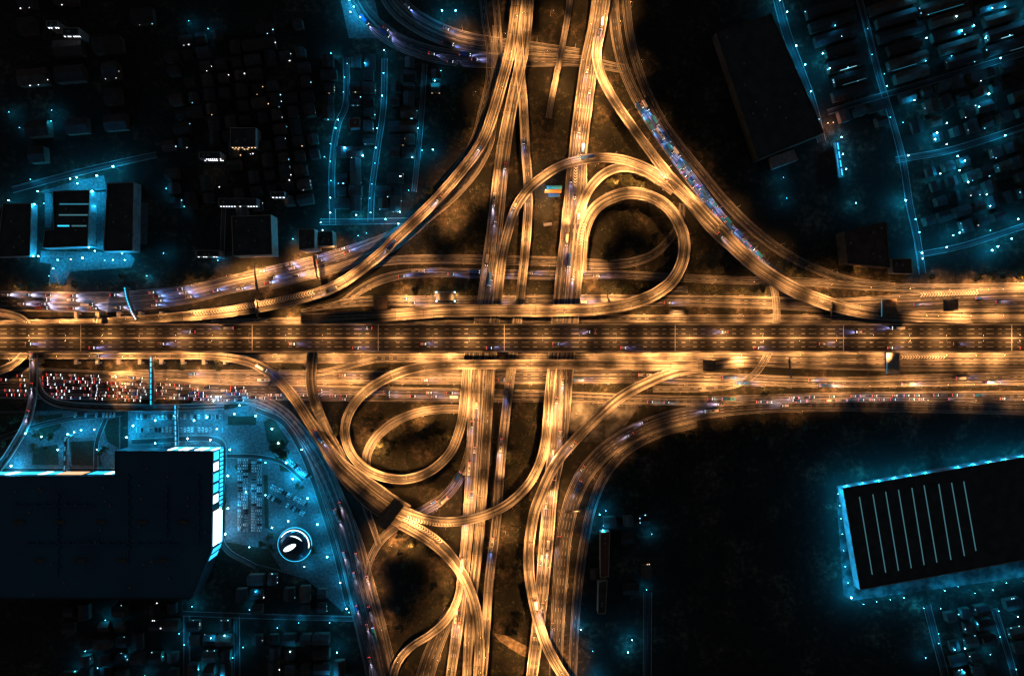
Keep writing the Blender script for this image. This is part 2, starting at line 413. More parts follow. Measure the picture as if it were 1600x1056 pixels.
viaduct('middle', 'viaduct', 'narrow middle viaduct between the two broad north south viaducts', 'viaduct',
        wz([(808, 40, 6.6), (813, 110, 6.6), (818, 170, 6.6), (821, 230, 6.6), (825, 290, 6.6), (825, 330, 6.6), (820, 400, 6.6), (811, 480, 6.6), (801, 560, 6.6), (790, 650, 6.6), (781, 740, 6.6), (775, 820, 6.6), (765, 900, 6.6), (760, 970, 6.6), (754, 1056, 6.6), (751, 1100, 6.6)], 14, 6.6), 3)
viaduct('nw', 'diagonal_ramp', 'northwest diagonal ramp curving from the top down to run west beside the expressway', 'ramp',
        wz([(812, -50, 6.8), (806, 20, 6.8), (797, 80, 6.8), (784, 130, 6.8), (772, 172, 6.9), (758, 212, 7.2), (742, 240, 7.8), (721, 267, 8.4), (700, 292, 9), (672, 322, 9), (645, 348, 9), (615, 376, 9), (598, 394, 9), (575, 413, 9), (555, 428, 9), (530, 444, 8.6), (500, 457, 8.4), (450, 470, 8.2), (400, 480, 8, 18), (340, 489, 8, 17), (250, 497, 8, 13), (150, 503, 8, 12), (-60, 507, 8, 11)], 17), 2)
viaduct('se', 'diagonal_ramp', 'southeast ramp curving from the south frontage road down past the right viaduct', 'ramp',
        wz([(1180, 565, 3), (1140, 567, 5), (1095, 573, 7), (1050, 582, 9), (1010, 598, 10), (970, 620, 11), (935, 650, 11.8), (905, 680, 12), (880, 708, 12), (862, 735, 12), (846, 770, 11), (835, 800, 10), (828, 840, 9.5), (826, 880, 9.5), (830, 920, 9.5), (840, 965, 9), (853, 1005, 9), (868, 1035, 9), (885, 1062, 9), (905, 1095, 9)], 16), 2)
viaduct('southloop', 'loop_ramp', 'lower left loop ramp circling back to the left viaduct below the expressway', 'ramp',
        wz([(1110, 571, 6.8), (1060, 571, 9), (1000, 570, 11), (900, 569, 12.5), (800, 569, 13), (700, 570, 12.5), (660, 573, 12), (625, 582, 11.5), (595, 596, 11), (568, 615, 10.5), (548, 640, 10.3), (539, 668, 10.3), (543, 695, 10), (556, 718, 10), (578, 736, 9.5), (605, 746, 9.3), (634, 748, 9), (662, 741, 8.8), (688, 724, 8.5), (707, 701, 8), (717, 675, 7.8), (723, 650, 7.6), (727, 610, 7.4), (732, 560, 7.2), (738, 520, 6.9)], 14.5), 2)
viaduct('sw', 'diagonal_ramp', 'southwest ramp leaving the expressway side and widening towards the dark toll canopy', 'ramp',
        wz([(-60, 556, 8, 9), (100, 556, 8, 9), (250, 556, 8, 10), (340, 557, 8.3, 12), (385, 564, 9, 14), (415, 578, 10, 15), (440, 598, 10.5, 16), (460, 622, 10.5, 16), (485, 660, 10.5, 17), (508, 696, 10.5, 19), (530, 727, 10.5, 26), (555, 751, 10.5, 36), (585, 776, 10, 43), (612, 795, 9.6, 43), (632, 807, 9.5, 40)], 14), 2, skipL=((.985, 1),), skipR=((.985, 1),))
viaduct('forkup', 'curved_ramp', 'upper fork after the toll canopy bending up under the expressway along the right viaduct', 'ramp',
        wz([(622, 796, 9.5, 20), (640, 803, 9.7, 18), (665, 811, 10.5), (695, 815, 11.5), (728, 812, 12), (762, 803, 12), (795, 786, 11.5), (824, 758, 10.5), (842, 727, 9.3), (851, 695, 8.4), (855, 660, 7.8), (858, 620, 7.5), (863, 575, 7.2), (868, 530, 6.8)], 14.5), 2, skipR=((0, .12),), skipL=((0, .03),))
viaduct('forkdown', 'curved_ramp', 'lower fork after the toll canopy curving down to the bottom edge', 'ramp',
        wz([(616, 810, 9.4, 22), (640, 822, 9.5, 22), (672, 841, 9.5, 22), (700, 866, 9.5, 20), (720, 893, 9.6), (735, 923, 9.8), (744, 955, 10), (748, 990, 10), (749, 1025, 10), (747, 1056, 10), (744, 1100, 10)], 16), 2, skipL=((0, .12),), skipR=((0, .03),))
viaduct('forkwest', 'curved_ramp', 'slender ramp peeling west off the lower fork and curling to the bottom edge', 'ramp',
        wz([(716, 880, 9.3), (720, 908, 9.2), (712, 943, 9), (695, 971, 8.5), (670, 992, 7.6), (645, 1008, 6.6), (627, 1026, 5.5), (617, 1047, 4.5), (611, 1085, 3)], 12), 2, skipL=((0, .2),), skipR=((0, .1),))
viaduct('stub', 'slip_ramp', 'thin slip ramp that dives between the viaducts at the top and ends in the dark', 'ramp',
        wz([(896, -50, 7), (887, 25, 6.4), (878, 75, 5.5), (869, 120, 4), (862, 155, 2), (857, 185, .1)], 9), 1)
viaduct('westbend', 'curved_ramp', 'ramp at the left edge crossing under the expressway towards the shopping centre', 'ramp',
        wz([(-40, 488, 8), (10, 490, 8), (36, 500, 8), (49, 520, 8), (53, 550, 8), (53, 585, 8), (51, 622, 7), (42, 660, 5.5), (23, 695, 3.5), (3, 725, 1.8), (-30, 765, .1)], 12.5), 2, 'asphalt')
viaduct('westfork', 'curved_ramp', 'ramp at the left edge turning east above the crowded lower road', 'ramp',
        wz([(55, 560, 7.9), (57, 590, 7.6), (65, 614, 7.2), (82, 627, 6.4), (110, 633, 5.4), (160, 636, 3.6), (220, 637, 2), (300, 636, .8), (350, 634, .1)], 11), 2, 'asphalt', skipL=((0, .08),), skipR=((0, .12),))
viaduct('westhook', 'curved_ramp', 'short orange lit ramp hooking off the left edge just below the expressway', 'ramp',
        wz([(-40, 588, 7), (0, 579, 7.4), (22, 569, 7.7), (40, 552, 7.9)], 12), 2)
viaduct('crossing', 'link_ramp', 'short north south link crossing over the south frontage road', 'ramp',
        wz([(490, 540, 10), (487, 570, 10), (486, 592, 9.6), (489, 615, 9), (497, 640, 8), (511, 672, 6.6, 15), (530, 706, 5.2, 13), (550, 742, 4, 12), (567, 780, 2.6, 10), (582, 820, 1, 9), (592, 850, .1, 8)], 16), 2)

GR = ground_road
GR('north_outer', [(535, -50, 24), (570, 22, 24), (612, 60, 24), (665, 82, 24), (720, 92, 24), (775, 95, 22), (840, 94, 20), (905, 96, 16), (975, 108, 12)], 3)
GR('north_inner', [(590, -50, 34), (622, 10, 34), (665, 42, 32), (715, 62, 30), (775, 72, 26), (830, 76, 20), (905, 84, 14)], 4)
GR('nw_surface', [(-60, 470, 30), (60, 471, 30), (150, 472, 30), (230, 468, 30), (300, 459, 27), (350, 447, 26), (400, 436, 28), (440, 427, 28), (500, 411, 26), (560, 391, 22), (610, 369, 15), (650, 342, 11), (685, 310, 9)], 4)
GR('nw_strand', [(776, 40, 11), (778, 110, 12), (772, 170, 12), (764, 225, 12), (745, 264, 12), (723, 292, 12), (700, 315, 12), (672, 338, 12), (645, 362, 12), (618, 384, 12), (588, 399, 12), (545, 414, 12), (480, 431, 12), (420, 447, 12)], 2)
GR('north_strand', [(752, -40, 9), (757, 30, 9), (765, 80, 9), (763, 130, 9), (752, 175, 9), (742, 215, 9), (722, 250, 9), (695, 285, 9)], 2, 'asphalt_dark')
GR('north_strand_b', [(770, -40, 9), (777, 30, 9), (780, 80, 9), (779, 130, 9)], 2, 'asphalt_dark')
GR('band_upper', [(560, 420, 10), (600, 409, 12), (680, 405, 13), (800, 407, 13), (880, 409, 14), (940, 413, 14), (985, 410, 13), (1020, 398, 12), (1045, 375, 11), (1063, 345, 9), (1066, 318, 8)], 2)
GR('band_purple', [(505, 482, 3), (538, 470, 9), (560, 455, 12), (590, 439, 13), (630, 429, 13), (690, 426, 13), (760, 428, 13), (870, 430, 13), (960, 429, 11), (1040, 433, 11), (1150, 438, 11), (1250, 440, 11), (1330, 446, 11), (1450, 450, 12), (1660, 448, 13)], 2)
GR('front_north', [(470, 486, 3), (510, 479, 8), (545, 473, 13), (595, 470, 15), (700, 471, 15), (800, 470, 15), (940, 469, 16), (1060, 470, 16), (1200, 473, 18), (1300, 477, 20), (1400, 474, 26), (1500, 470, 34), (1660, 466, 40)], 3)
GR('slip_north', [(330, 502, 2), (380, 502, 7), (500, 500, 9), (700, 499, 9), (900, 498, 10), (1100, 498, 11), (1300, 498, 12), (1450, 497, 11), (1660, 497, 11)], 2)
GR('front_south', [(170, 583, 3), (230, 585, 14), (400, 588, 19), (600, 589, 19), (700, 589, 20), (860, 588, 21), (1000, 588, 21), (1100, 591, 18), (1300, 597, 14), (1450, 594, 18), (1660, 590, 20)], 3)
GR('slip_south', [(320, 561, 3), (370, 560, 9), (500, 560, 13), (700, 559, 12), (900, 559, 12), (1100, 559, 14), (1250, 563, 24), (1400, 565, 28), (1660, 565, 26)], 3)
GR('slip_cross', [(488, 584, 8), (530, 576, 8), (560, 568, 8), (590, 561, 8)], 1)
GR('local_south', [(-60, 597, 48), (60, 599, 48), (160, 602, 44), (240, 606, 34), (330, 611, 26), (450, 613, 24), (560, 615, 22), (700, 617, 20), (800, 618, 18), (900, 620, 15), (1000, 624, 14), (1100, 626, 14), (1300, 621, 14), (1450, 619, 14), (1660, 618, 14)], 4)
GR('se_fan', [(1660, 640, 18), (1450, 635, 18), (1300, 633, 18), (1180, 635, 20), (1100, 643, 22), (1040, 656, 24), (990, 676, 25), (945, 705, 25), (914, 740, 25), (895, 780, 24), (882, 835, 23), (876, 900, 22), (871, 980, 20), (866, 1100, 18)], 4, 'asphalt_dark')
GR('se_fan_outer', [(1090, 662, 8), (1030, 678, 10), (980, 704, 12), (947, 740, 13), (927, 785, 13), (914, 840, 13), (905, 900, 13), (898, 980, 12), (893, 1100, 12)], 2, 'asphalt_dark')
GR('sw_ground', [(300, 632, 10), (350, 624, 14), (395, 624, 17), (437, 643, 20), (473, 682, 23), (503, 732, 26), (527, 790, 32), (547, 850, 40), (564, 920, 45), (582, 990, 47), (597, 1056, 48), (604, 1100, 48)], 5)
GR('sw_inner_loop', [(735, 640, 11), (690, 639, 12), (650, 645, 12), (615, 660, 13), (588, 683, 13), (574, 708, 13), (572, 735, 12)], 2)
GR('purple_turn', [(737, 640, 10), (736, 690, 12), (727, 727, 13), (711, 757, 14), (690, 780, 14), (662, 797, 14), (630, 815, 13), (600, 838, 12), (580, 870, 9), (572, 905, 6)], 2)
GR('bottom_fan', [(705, 950, 18), (690, 985, 22), (672, 1030, 26), (655, 1090, 28)], 3, 'asphalt_dark')
GR('ne_queue', [(957, -50, 15), (962, 50, 15), (975, 108, 15), (1000, 163, 15), (1035, 218, 15), (1080, 280, 16), (1120, 333, 16), (1160, 380, 14), (1192, 415, 11), (1209, 450, 10), (1213, 500, 10), (1208, 530, 10), (1196, 560, 10), (1178, 585, 9), (1150, 600, 9), (1090, 607, 9), (1020, 608, 8)], 3)
GR('ne_outer', [(974, -50, 12), (985, 60, 12), (1005, 130, 12), (1040, 198, 12), (1090, 263, 13), (1140, 323, 14), (1190, 370, 14), (1240, 404, 13), (1300, 430, 12), (1340, 440, 10), (1400, 447, 8)], 2, 'asphalt_dark')
for k, (pts) in enumerate([
    [(541, 90, 9), (540, 165, 9), (528, 195, 9), (519, 262, 9), (520, 352, 9)], [(601, 92, 8), (599, 170, 8), (590, 232, 8), (582, 292, 8), (579, 346, 8)],
    [(664, 100, 7), (657, 200, 7), (647, 300, 7)], [(500, 347, 8), (580, 346, 8), (640, 345, 8)],
    [(1210, -20, 13), (1228, 50, 13), (1250, 110, 13), (1268, 160, 13), (1284, 222, 12)], [(1337, -20, 9), (1356, 50, 9), (1372, 115, 9), (1392, 182, 9), (1410, 250, 10), (1421, 320, 10), (1432, 370, 10), (1441, 428, 10)],
    [(20, 297, 9), (110, 273, 9), (190, 254, 9), (245, 242, 8)], [(285, 958, 7), (400, 962, 7), (552, 966, 7)], [(292, 962, 9), (292, 1070, 9)], [(370, 963, 8), (371, 1070, 8)],
    [(1448, 945, 11), (1462, 1000, 11), (1482, 1075, 11)], [(1553, 950, 9), (1575, 1020, 9), (1590, 1075, 9)], [(1012, 925, 12), (1011, 1075, 12)],
    [(1293, 176, 7), (1360, 155, 8), (1430, 135, 8), (1500, 114, 8), (1610, 80, 8)], [(1400, 250, 9), (1480, 236, 9), (1550, 215, 9), (1610, 195, 9)], [(350, 320, 6), (347, 405, 6)],
    [(1436, 398, 8), (1500, 385, 8), (1610, 350, 8)],
    [(400, 640, 7), (440, 658, 8), (466, 694, 8), (488, 745, 8), (506, 800, 8), (524, 860, 8), (544, 945, 8)], [(352, 712, 6), (400, 713, 6), (440, 722, 6), (474, 750, 6)], [(206, 690, 8), (345, 690, 8), (350, 712, 8), (349, 850, 8), (400, 885, 6)], [(-20, 735, 9), (180, 736, 9)], [(-10, 690, 7), (50, 668, 7), (105, 655, 7), (190, 646, 7)], [(150, 735, 6), (152, 690, 6), (165, 655, 6)]]):
    GR('street%d' % k, pts, 1, 'asphalt_dark', 'street', True, False)
# ------------------------------------------------------------------ street lamps (each with its own light)
LD = {}
VARY = (0.45, 0.8, 1.1, 1.65)
LAMP_K = 760.0
def light_data(kind, col, watts, spot=None, blend=0.5, rad=0.25):
    key = (kind, col, round(watts), spot)
    if key not in LD:
        l = bpy.data.lights.new('lamp_light', kind); l.color = col; l.energy = watts
        l.shadow_soft_size = rad
        if kind == 'SPOT': l.spot_size = R(spot); l.spot_blend = blend
        LD[key] = l
    return LD[key]
def lamp_mesh(h, arms, para=False):
    mb = MB()
    if para: mb.box(-0.2, 0.2, -0.45, 0.45, -0.3, 1.3); mb.tube([(0, 0, 1.2), (-0.15, 0, h * 0.6), (0, 0, h - 0.7)], [0.12, 0.1, 0.07], 6)
    else: mb.box(-0.3, 0.3, -0.3, 0.3, 0, 0.4); mb.tube([(0, 0, 0.3), (0, 0, h * 0.6), (0, 0, h)], [0.16, 0.12, 0.08], 6)
    for s in arms: mb.tube([(0, 0, h - 0.6), (s * 0.8, 0, h), (s * 2.2, 0, h + 0.25)], [0.07, 0.06, 0.05], 5)
    return mb.mesh('street_lamp', ['steel'])
HEADB = MB(); HEADB.loft([[(-0.1, -0.12, 0), (0.9, -0.22, 0), (0.9, 0.22, 0), (-0.1, 0.12, 0)], [(-0.1, -0.08, 0.2), (0.7, -0.14, 0.26), (0.7, 0.14, 0.26), (-0.1, 0.08, 0.2)]])
HEAD = HEADB.mesh('lamp_head', ['steel'])
LENSB = MB(); LENSB.loft([[(0.1, -0.12, -0.1), (0.8, -0.16, -0.1), (0.8, 0.16, -0.1), (0.1, 0.12, -0.1)], [(0.05, -0.13, -0.004), (0.86, -0.2, -0.004), (0.86, 0.2, -0.004), (0.05, 0.13, -0.004)]])
LENS = LENSB.mesh('lens', ['lamp_sodium'])
POST = {}
counts = {}
def street_lamp(loc, rz, watts, col, label, group, h=11.0, double=False, spot=130, name='street_lamp'):
    key = (h, double, name)
    if key not in POST: POST[key] = lamp_mesh(h, (-1, 1) if double else (1,), name == 'parapet_lamp')
    o = link(name, POST[key], None, loc, rz); tag(o, label, name.replace('_', ' '), group)
    for s in ((0, math.pi) if double else (0,)):
        hd = link('lamp_head', HEAD, o, (2.1 * math.cos(s), 0, h + 0.2), s)
        link('lens', LENS, hd)
        li = link('lamp_light', light_data('SPOT', col, watts * VARY[random.randrange(4)], spot), hd, (0.45, 0, -0.35))
    counts[label] = counts.get(label, 0) + 1
    return o
EXCL = [(1395, 565, 15), (1389, 481, 15), (1485, 477, 13), (595, 477, 15), (1106, 571, 13), (609, 803, 18)]
def blocked(rd, q, z):
    g_ = q * (H / (H - z)) / S
    if any((g_.x + 800 - a) ** 2 + (528 - g_.y - b_) ** 2 < r_ * r_ for a, b_, r_ in EXCL): return True
    for r2, st in ROADS.items():
        if r2 == rd: continue
        for i in range(0, len(st), 2):
            a = st[i]
            if z + 2.2 < a[0].z < z + 16 and (a[0].x - q.x) ** 2 + (a[0].y - q.y) ** 2 < (a[3] / 2 + 3.2) ** 2: return True
    return False
def lamps(rd, spacing, side, kw, where, start=None, u0=0, u1=None, col=SODIUM, h=11.0, spot=130):
    st = ROADS[rd]; u = u0 + (spacing * 0.5 if start is None else start); u1 = st[-1][4] if u1 is None else u1
    k = 0
    while u < u1:
        p, d, n, w = at(rd, u)
        q = p * (H / (H - p.z)) / S
        sd = side if side in (1, -1, 0) else (1 if k % 2 else -1)
        if abs(q.x) < 815 and abs(q.y) < 545:
            if blocked(rd, p + n * (sd * (w / 2)), p.z): u += spacing; k += 1; continue
            lab = ('slim orange lamp fixed to the parapet of the ' if p.z > 1 else 'tall orange sodium street lamp along the ') + where
            if side == 0: street_lamp((p.x, p.y, p.z), math.atan2(n.y, n.x), kw * LAMP_K, col, 'double armed orange street lamp on the ' + where, 'lamps on the ' + where, h, True, spot, 'double_street_lamp')
            else:
                v = sd * (w / 2 - 0.2) if p.z > 1 else sd * (w / 2 + 0.9)
                tall = p.z > 1
                if p.z <= 1: p = Vector((p.x, p.y, 0))
                street_lamp((p.x + n.x * v, p.y + n.y * v, p.z), math.atan2(-sd * n.y, -sd * n.x), kw * LAMP_K, col, lab, 'lamps along the ' + where, h, False, spot, 'parapet_lamp' if tall else 'street_lamp')
        u += spacing; k += 1
lamps('expressway', 33.0, 0, 12, 'median of the elevated expressway', start=13, h=9, spot=152)
lamps('inner', 30, 1, 42, 'inner loop ramp')
lamps('outer', 34, -1, 30, 'outer loop ramp')
lamps('spur', 30, -1, 42, 'short curved ramp between the loops')
lamps('right', 30, 1, 60, 'right north south viaduct')
lamps('right', 33, -1, 42, 'right north south viaduct', start=26)
lamps('ne', 32, 1, 46, 'northeast diagonal ramp')
lamps('left', 31, -1, 46, 'left north south viaduct', u1=225)
lamps('left', 50, -1, 12, 'left north south viaduct', u0=240, u1=330)
lamps('stub', 40, 1, 24, 'thin slip ramp')
lamps('crossing', 40, 1, 12, 'short link ramp', start=30)
lamps('left', 30, -1, 40, 'left north south viaduct', u0=335)
lamps('middle', 32, 1, 36, 'narrow middle viaduct', u0=20, u1=330)
lamps('middle', 36, 1, 30, 'narrow middle viaduct', u0=350)
lamps('nw', 33, 1, 42, 'northwest diagonal ramp', u1=400)
lamps('nw', 30, -1, 44, 'northwest diagonal ramp', u0=415)
lamps('nw_strand', 40, -1, 28, 'lower northwest strand', u0=50, u1=240)
lamps('se', 31, 1, 42, 'southeast ramp')
lamps('southloop', 31, 1, 38, 'lower left loop ramp')
lamps('sw', 30, -1, 44, 'southwest toll ramp', u0=80, u1=285)
lamps('sw', 32, 1, 42, 'southwest toll ramp', u0=300)
lamps('forkup', 31, -1, 44, 'upper toll fork')
lamps('forkdown', 31, 1, 46, 'lower toll fork')
lamps('forkwest', 32, -1, 36, 'west curling ramp')
lamps('front_north', 24, 1, 44, 'north frontage road', u0=40)
lamps('front_south', 24, -1, 44, 'south frontage road')
lamps('slip_south', 27, 1, 58, 'south slip road')
lamps('slip_north', 30, 1, 46, 'north slip road', u0=60)
lamps('nw_surface', 34, 1, 26, 'northwest surface road', u0=205, u1=360)
lamps('band_upper', 40, -1, 12, 'upper cross road')
lamps('band_purple', 36, -1, 11, 'lower cross road', u0=30)
lamps('sw_inner_loop', 30, 1, 36, 'small ground loop')
lamps('purple_turn', 40, 1, 18, 'turning road under the toll canopy')
lamps('sw_ground', 36, 1, 30, 'broad southwest road', u0=255)
lamps('se_fan', 36, 1, 17, 'southeast fan road', u0=230)
lamps('local_south', 44, -1, 10, 'crowded local road', u0=130)
lamps('north_inner', 36, 1, 20, 'northern curved road', u0=90)
lamps('bottom_fan', 30, 1, 26, 'road fanning at the bottom')
lamps('westhook', 30, 1, 30, 'short hooked ramp')
lamps('ne_queue', 50, 1, 5, 'queue filled northeast road', u0=30, u1=330)
lamps('ne_outer', 55, 1, 5, 'outer northeast road', u0=10)
# lone lamps lighting open ground
def ground_lamp(px, py, kw, col=SODIUM, h=11, rz=0.0): street_lamp(W(px, py), rz, kw * LAMP_K, col, 'lone orange street lamp standing on bare ground', 'lone lamps on bare ground', h)
for q in [(712, 330, 55), (700, 350, 20), (735, 300, 20), (957, 288, 40), (845, 325, 35), (880, 345, 16), (940, 360, 14), (592, 694, 34), (900, 645, 60), (935, 628, 34), (965, 632, 24), (862, 137, 26), (850, 88, 40), (383, 430, 75), (405, 424, 60), (492, 428, 50), (470, 398, 30), (795, 1005, 40), (640, 850, 30), (612, 848, 30), (780, 735, 16), (790, 830, 16), (860, 25, 10), (785, 60, 10), (740, 150, 8), (470, 415, 25), (400, 400, 16), (1330, 425, 12), (1460, 445, 30), (1530, 443, 40), (1590, 440, 40), (30, 455, 24), (90, 457, 26), (930, 260, 14), (1210, 600, 16)]:
    ground_lamp(*q)
print('SODIUM LAMPS', sum(counts.values()), counts)
# ------------------------------------------------------------------ blue-white lamps of the city blocks
GLOBE = MB(); GLOBE.ball((0, 0, 0), 0.75, 8)
GLOBES = {k: GLOBE.mesh('globe', [k]) for k in ('lamp_cyan', 'lamp_cyan_hi', 'lamp_white', 'lamp_warm')}
PB = MB(); PB.box(-0.25, 0.25, -0.25, 0.25, 0, 0.5); PB.tube([(0, 0, 0.4), (0, 0, 3), (0, 0, 6.1)], [0.12, 0.09, 0.07], 6); PB.loft([[(x * a, y * a, z) for x, y in ((-1, -1), (1, -1), (1, 1), (-1, 1))] for z, a in ((6.0, 0.1), (6.15, 0.3))])
POSTTOP = PB.mesh('globe_lamp', ['dark_steel'])
ncy = [0]
def globe_lamp(px, py, kw, where, mat='lamp_cyan', col=CYAN, h=6.3):
    p = W(px, py); o = link('globe_lamp', POSTTOP, None, p); o.scale = (1, 1, 1)
    tag(o, 'blue white globe lamp on a post ' + where, 'globe lamp', 'globe lamps ' + where)
    o.scale = (1, 1, 1.35 if kw >= 8 else 1)
    gl = link('globe', GLOBES[mat], o, (0, 0, h + 0.3)); sc_ = min(0.85, 0.24 + 0.026 * kw); sc_ = 0.22 if 'ribbed' in where and kw < 20 else sc_; gl.scale = (sc_, sc_, sc_)
    link('lamp_light', light_data('POINT', col, round(kw) * CY_K, rad=0.4), o, (0, 0, h - 0.9)); ncy[0] += 1
CY_K = 480.0
def globes(where, lst):
    for q in lst:
        k = q[2] * (2.0 if 'slanting terraces' in where or 'south of the terraces' in where else 3.0 if 'shopping' in where else 1.5 if 'factory' in where else 1.7 if 'upper viaducts' in where else 1.3)
        globe_lamp(q[0], q[1], k, where, 'lamp_cyan_hi' if k >= 8 else 'lamp_cyan')
globes('along the street beside the long dark warehouse', [(1213, 8, 8), (1224, 26, 12), (1238, 78, 12), (1252, 107, 12), (1261, 148, 12), (1275, 190, 3)])
globes('between the slanting terraces', [(1290, 113, 6), (1279, 90, 6), (1350, 50, 2), (1357, 90, 2), (1378, 140, 4), (1376, 120, 2), (1439, 66, 5), (1485, 33, 6), (1493, 55, 8), (1512, 47, 6), (1430, 2, 8), (1415, 5, 5), (1530, 66, 6), (1540, 20, 5), (1560, 18, 6), (1597, 24, 8), (1553, 97, 5), (1310, 62, 2), (1320, 110, 3), (1570, 60, 2), (1300, 45, 3), (1420, 162, 6), (1440, 100, 2), (1480, 92, 2)])
globes('in the blocks south of the terraces', [(1535, 152, 16), (1308, 219, 8), (1310, 245, 7), (1315, 268, 7), (1455, 212, 10), (1452, 222, 8), (1470, 230, 4), (1411, 247, 6), (1487, 248, 8), (1498, 255, 8), (1560, 216, 8), (1520, 172, 4), (1490, 270, 8), (1503, 288, 8), (1460, 275, 5), (1407, 316, 20), (1422, 345, 4), (1428, 365, 5), (1432, 397, 10), (1433, 406, 6), (1470, 388, 6), (1490, 366, 7), (1480, 370, 5), (1540, 393, 12), (1549, 387, 10), (1570, 375, 7), (1532, 307, 5), (1537, 325, 5), (1580, 345, 8), (1595, 352, 6), (1540, 362, 3), (1330, 320, 4), (1545, 268, 2), (1220, 280, 3), (1225, 312, 3), (1470, 197, 5), (1385, 187, 2), (1405, 195, 2)])
globes('in the yards of the lit factory', [(69, 302, 10), (64, 322, 10), (24, 316, 9), (119, 283, 9), (129, 281, 9), (160, 278, 12), (153, 302, 22), (130, 290, 10), (76, 320, 4), (148, 362, 10), (150, 340, 5), (155, 325, 5), (62, 402, 11), (70, 402, 11), (148, 389, 9), (157, 394, 9), (138, 405, 14), (93, 421, 9), (100, 408, 7), (120, 407, 6), (185, 408, 8), (199, 398, 8), (203, 408, 8), (170, 408, 5), (185, 264, 16), (215, 325, 7), (216, 345, 6), (215, 368, 7), (84, 432, 3), (90, 318, 3)])
globes('scattered in the upper left blocks', [(55, 283, 4), (265, 297, 5), (261, 397, 5), (235, 432, 5), (22, 179, 3), (88, 176, 3), (87, 193, 4), (38, 203, 2), (300, 38, 3), (330, 50, 2), (345, 408, 4), (293, 325, 2), (45, 10, 2), (96, 73, 1)])
globes('on the streets left of the upper viaducts', [(549, 7, 16), (556, 18, 8), (566, 34, 7), (551, 26, 6), (692, 24, 9), (713, 24, 9), (520, 88, 4), (545, 104, 2), (541, 125, 4), (539, 148, 2), (532, 192, 5), (519, 228, 4), (528, 205, 6), (542, 235, 8), (570, 247, 9), (519, 255, 4), (520, 285, 4), (520, 312, 6), (520, 335, 8), (603, 85, 5), (602, 120, 5), (600, 155, 6), (592, 205, 5), (590, 235, 5), (588, 258, 3), (583, 290, 4), (580, 312, 4), (582, 335, 5), (560, 339, 9), (605, 345, 8), (627, 334, 8), (628, 279, 8), (655, 205, 5), (646, 250, 5), (640, 300, 3), (661, 238, 4), (678, 238, 5), (681, 132, 5), (690, 115, 2), (572, 103, 4), (505, 350, 5), (508, 362, 5), (562, 370, 4), (575, 366, 2), (461, 375, 4), (625, 352, 8), (510, 248, 4)])
globes('in the car park of the shopping centre', [(372, 645, 6), (405, 648, 8), (430, 668, 8), (440, 690, 12), (462, 745, 24), (452, 720, 8), (485, 775, 12), (500, 815, 10), (515, 865, 8), (345, 668, 6), (365, 700, 8), (362, 740, 8), (362, 790, 8), (358, 830, 8), (420, 720, 4), (420, 770, 4), (430, 820, 6), (455, 810, 6), (395, 850, 3), (480, 880, 3), (545, 945, 5), (535, 905, 5), (476, 700, 6), (390, 765, 4)])
globes('on the forecourt of the shopping centre', [(216, 663, 14), (206, 681, 12), (250, 655, 7), (280, 648, 7), (310, 655, 8), (330, 650, 8), (300, 683, 8), (250, 690, 6), (335, 685, 8), (28, 725, 14), (45, 737, 16), (10, 738, 10), (62, 738, 8), (85, 738, 5), (125, 738, 7), (145, 738, 8), (170, 738, 9), (100, 700, 7), (115, 676, 5), (125, 673, 5), (136, 670, 5), (156, 669, 5), (50, 675, 6), (75, 680, 5), (160, 700, 3), (380, 632, 6), (340, 625, 4)])
globes('in the blocks along the bottom edge', [(305, 943, 6), (293, 1002, 5), (350, 1052, 14), (368, 1022, 4), (394, 948, 5), (336, 990, 7), (357, 986, 7), (384, 1006, 5), (315, 1040, 6), (171, 964, 5), (140, 1012, 4), (220, 1022, 4), (159, 1038, 4), (124, 1043, 4), (202, 1020, 2), (403, 920, 5), (530, 1012, 7), (520, 1053, 14), (437, 976, 5), (458, 1011, 7), (453, 994, 5), (470, 968, 4), (518, 968, 4), (548, 952, 4), (285, 985, 3), (232, 1050, 3), (260, 1020, 2)])
globes('on the plots right of the southeast road', [(930, 1053, 12), (906, 977, 9), (985, 993, 7), (979, 1012, 9), (940, 824, 9), (935, 800, 8), (945, 795, 6), (1016, 831, 5), (1008, 917, 3), (925, 1012, 2)])
globes('round the ribbed warehouse', [(1303, 768, 12), (1305, 786, 8), (1307, 806, 10), (1309, 830, 12), (1311, 855, 9), (1314, 880, 11), (1318, 905, 14), (1323, 928, 22), (1342, 938, 8), (1362, 934, 8), (1383, 931, 8), (1404, 928, 9), (1435, 944, 10), (1467, 917, 10), (1490, 912, 6), (1514, 921, 10), (1541, 916, 9), (1562, 905, 8), (1590, 903, 12)] + [(1316 + 24.5 * k, 755 - 4.1 * k, 13) for k in range(13) if k != 6])
globes('in the lower right blocks', [(1463, 946, 4), (1491, 955, 4), (1498, 1006, 7), (1530, 971, 6), (1520, 970, 5), (1555, 990, 6), (1580, 957, 7), (1440, 1022, 4), (1540, 1017, 5), (1500, 1045, 4), (1553, 950, 4), (1460, 985, 3), (1580, 1040, 3), (1485, 1010, 5), (1460, 1000, 4)])
print('GLOBES', ncy[0])

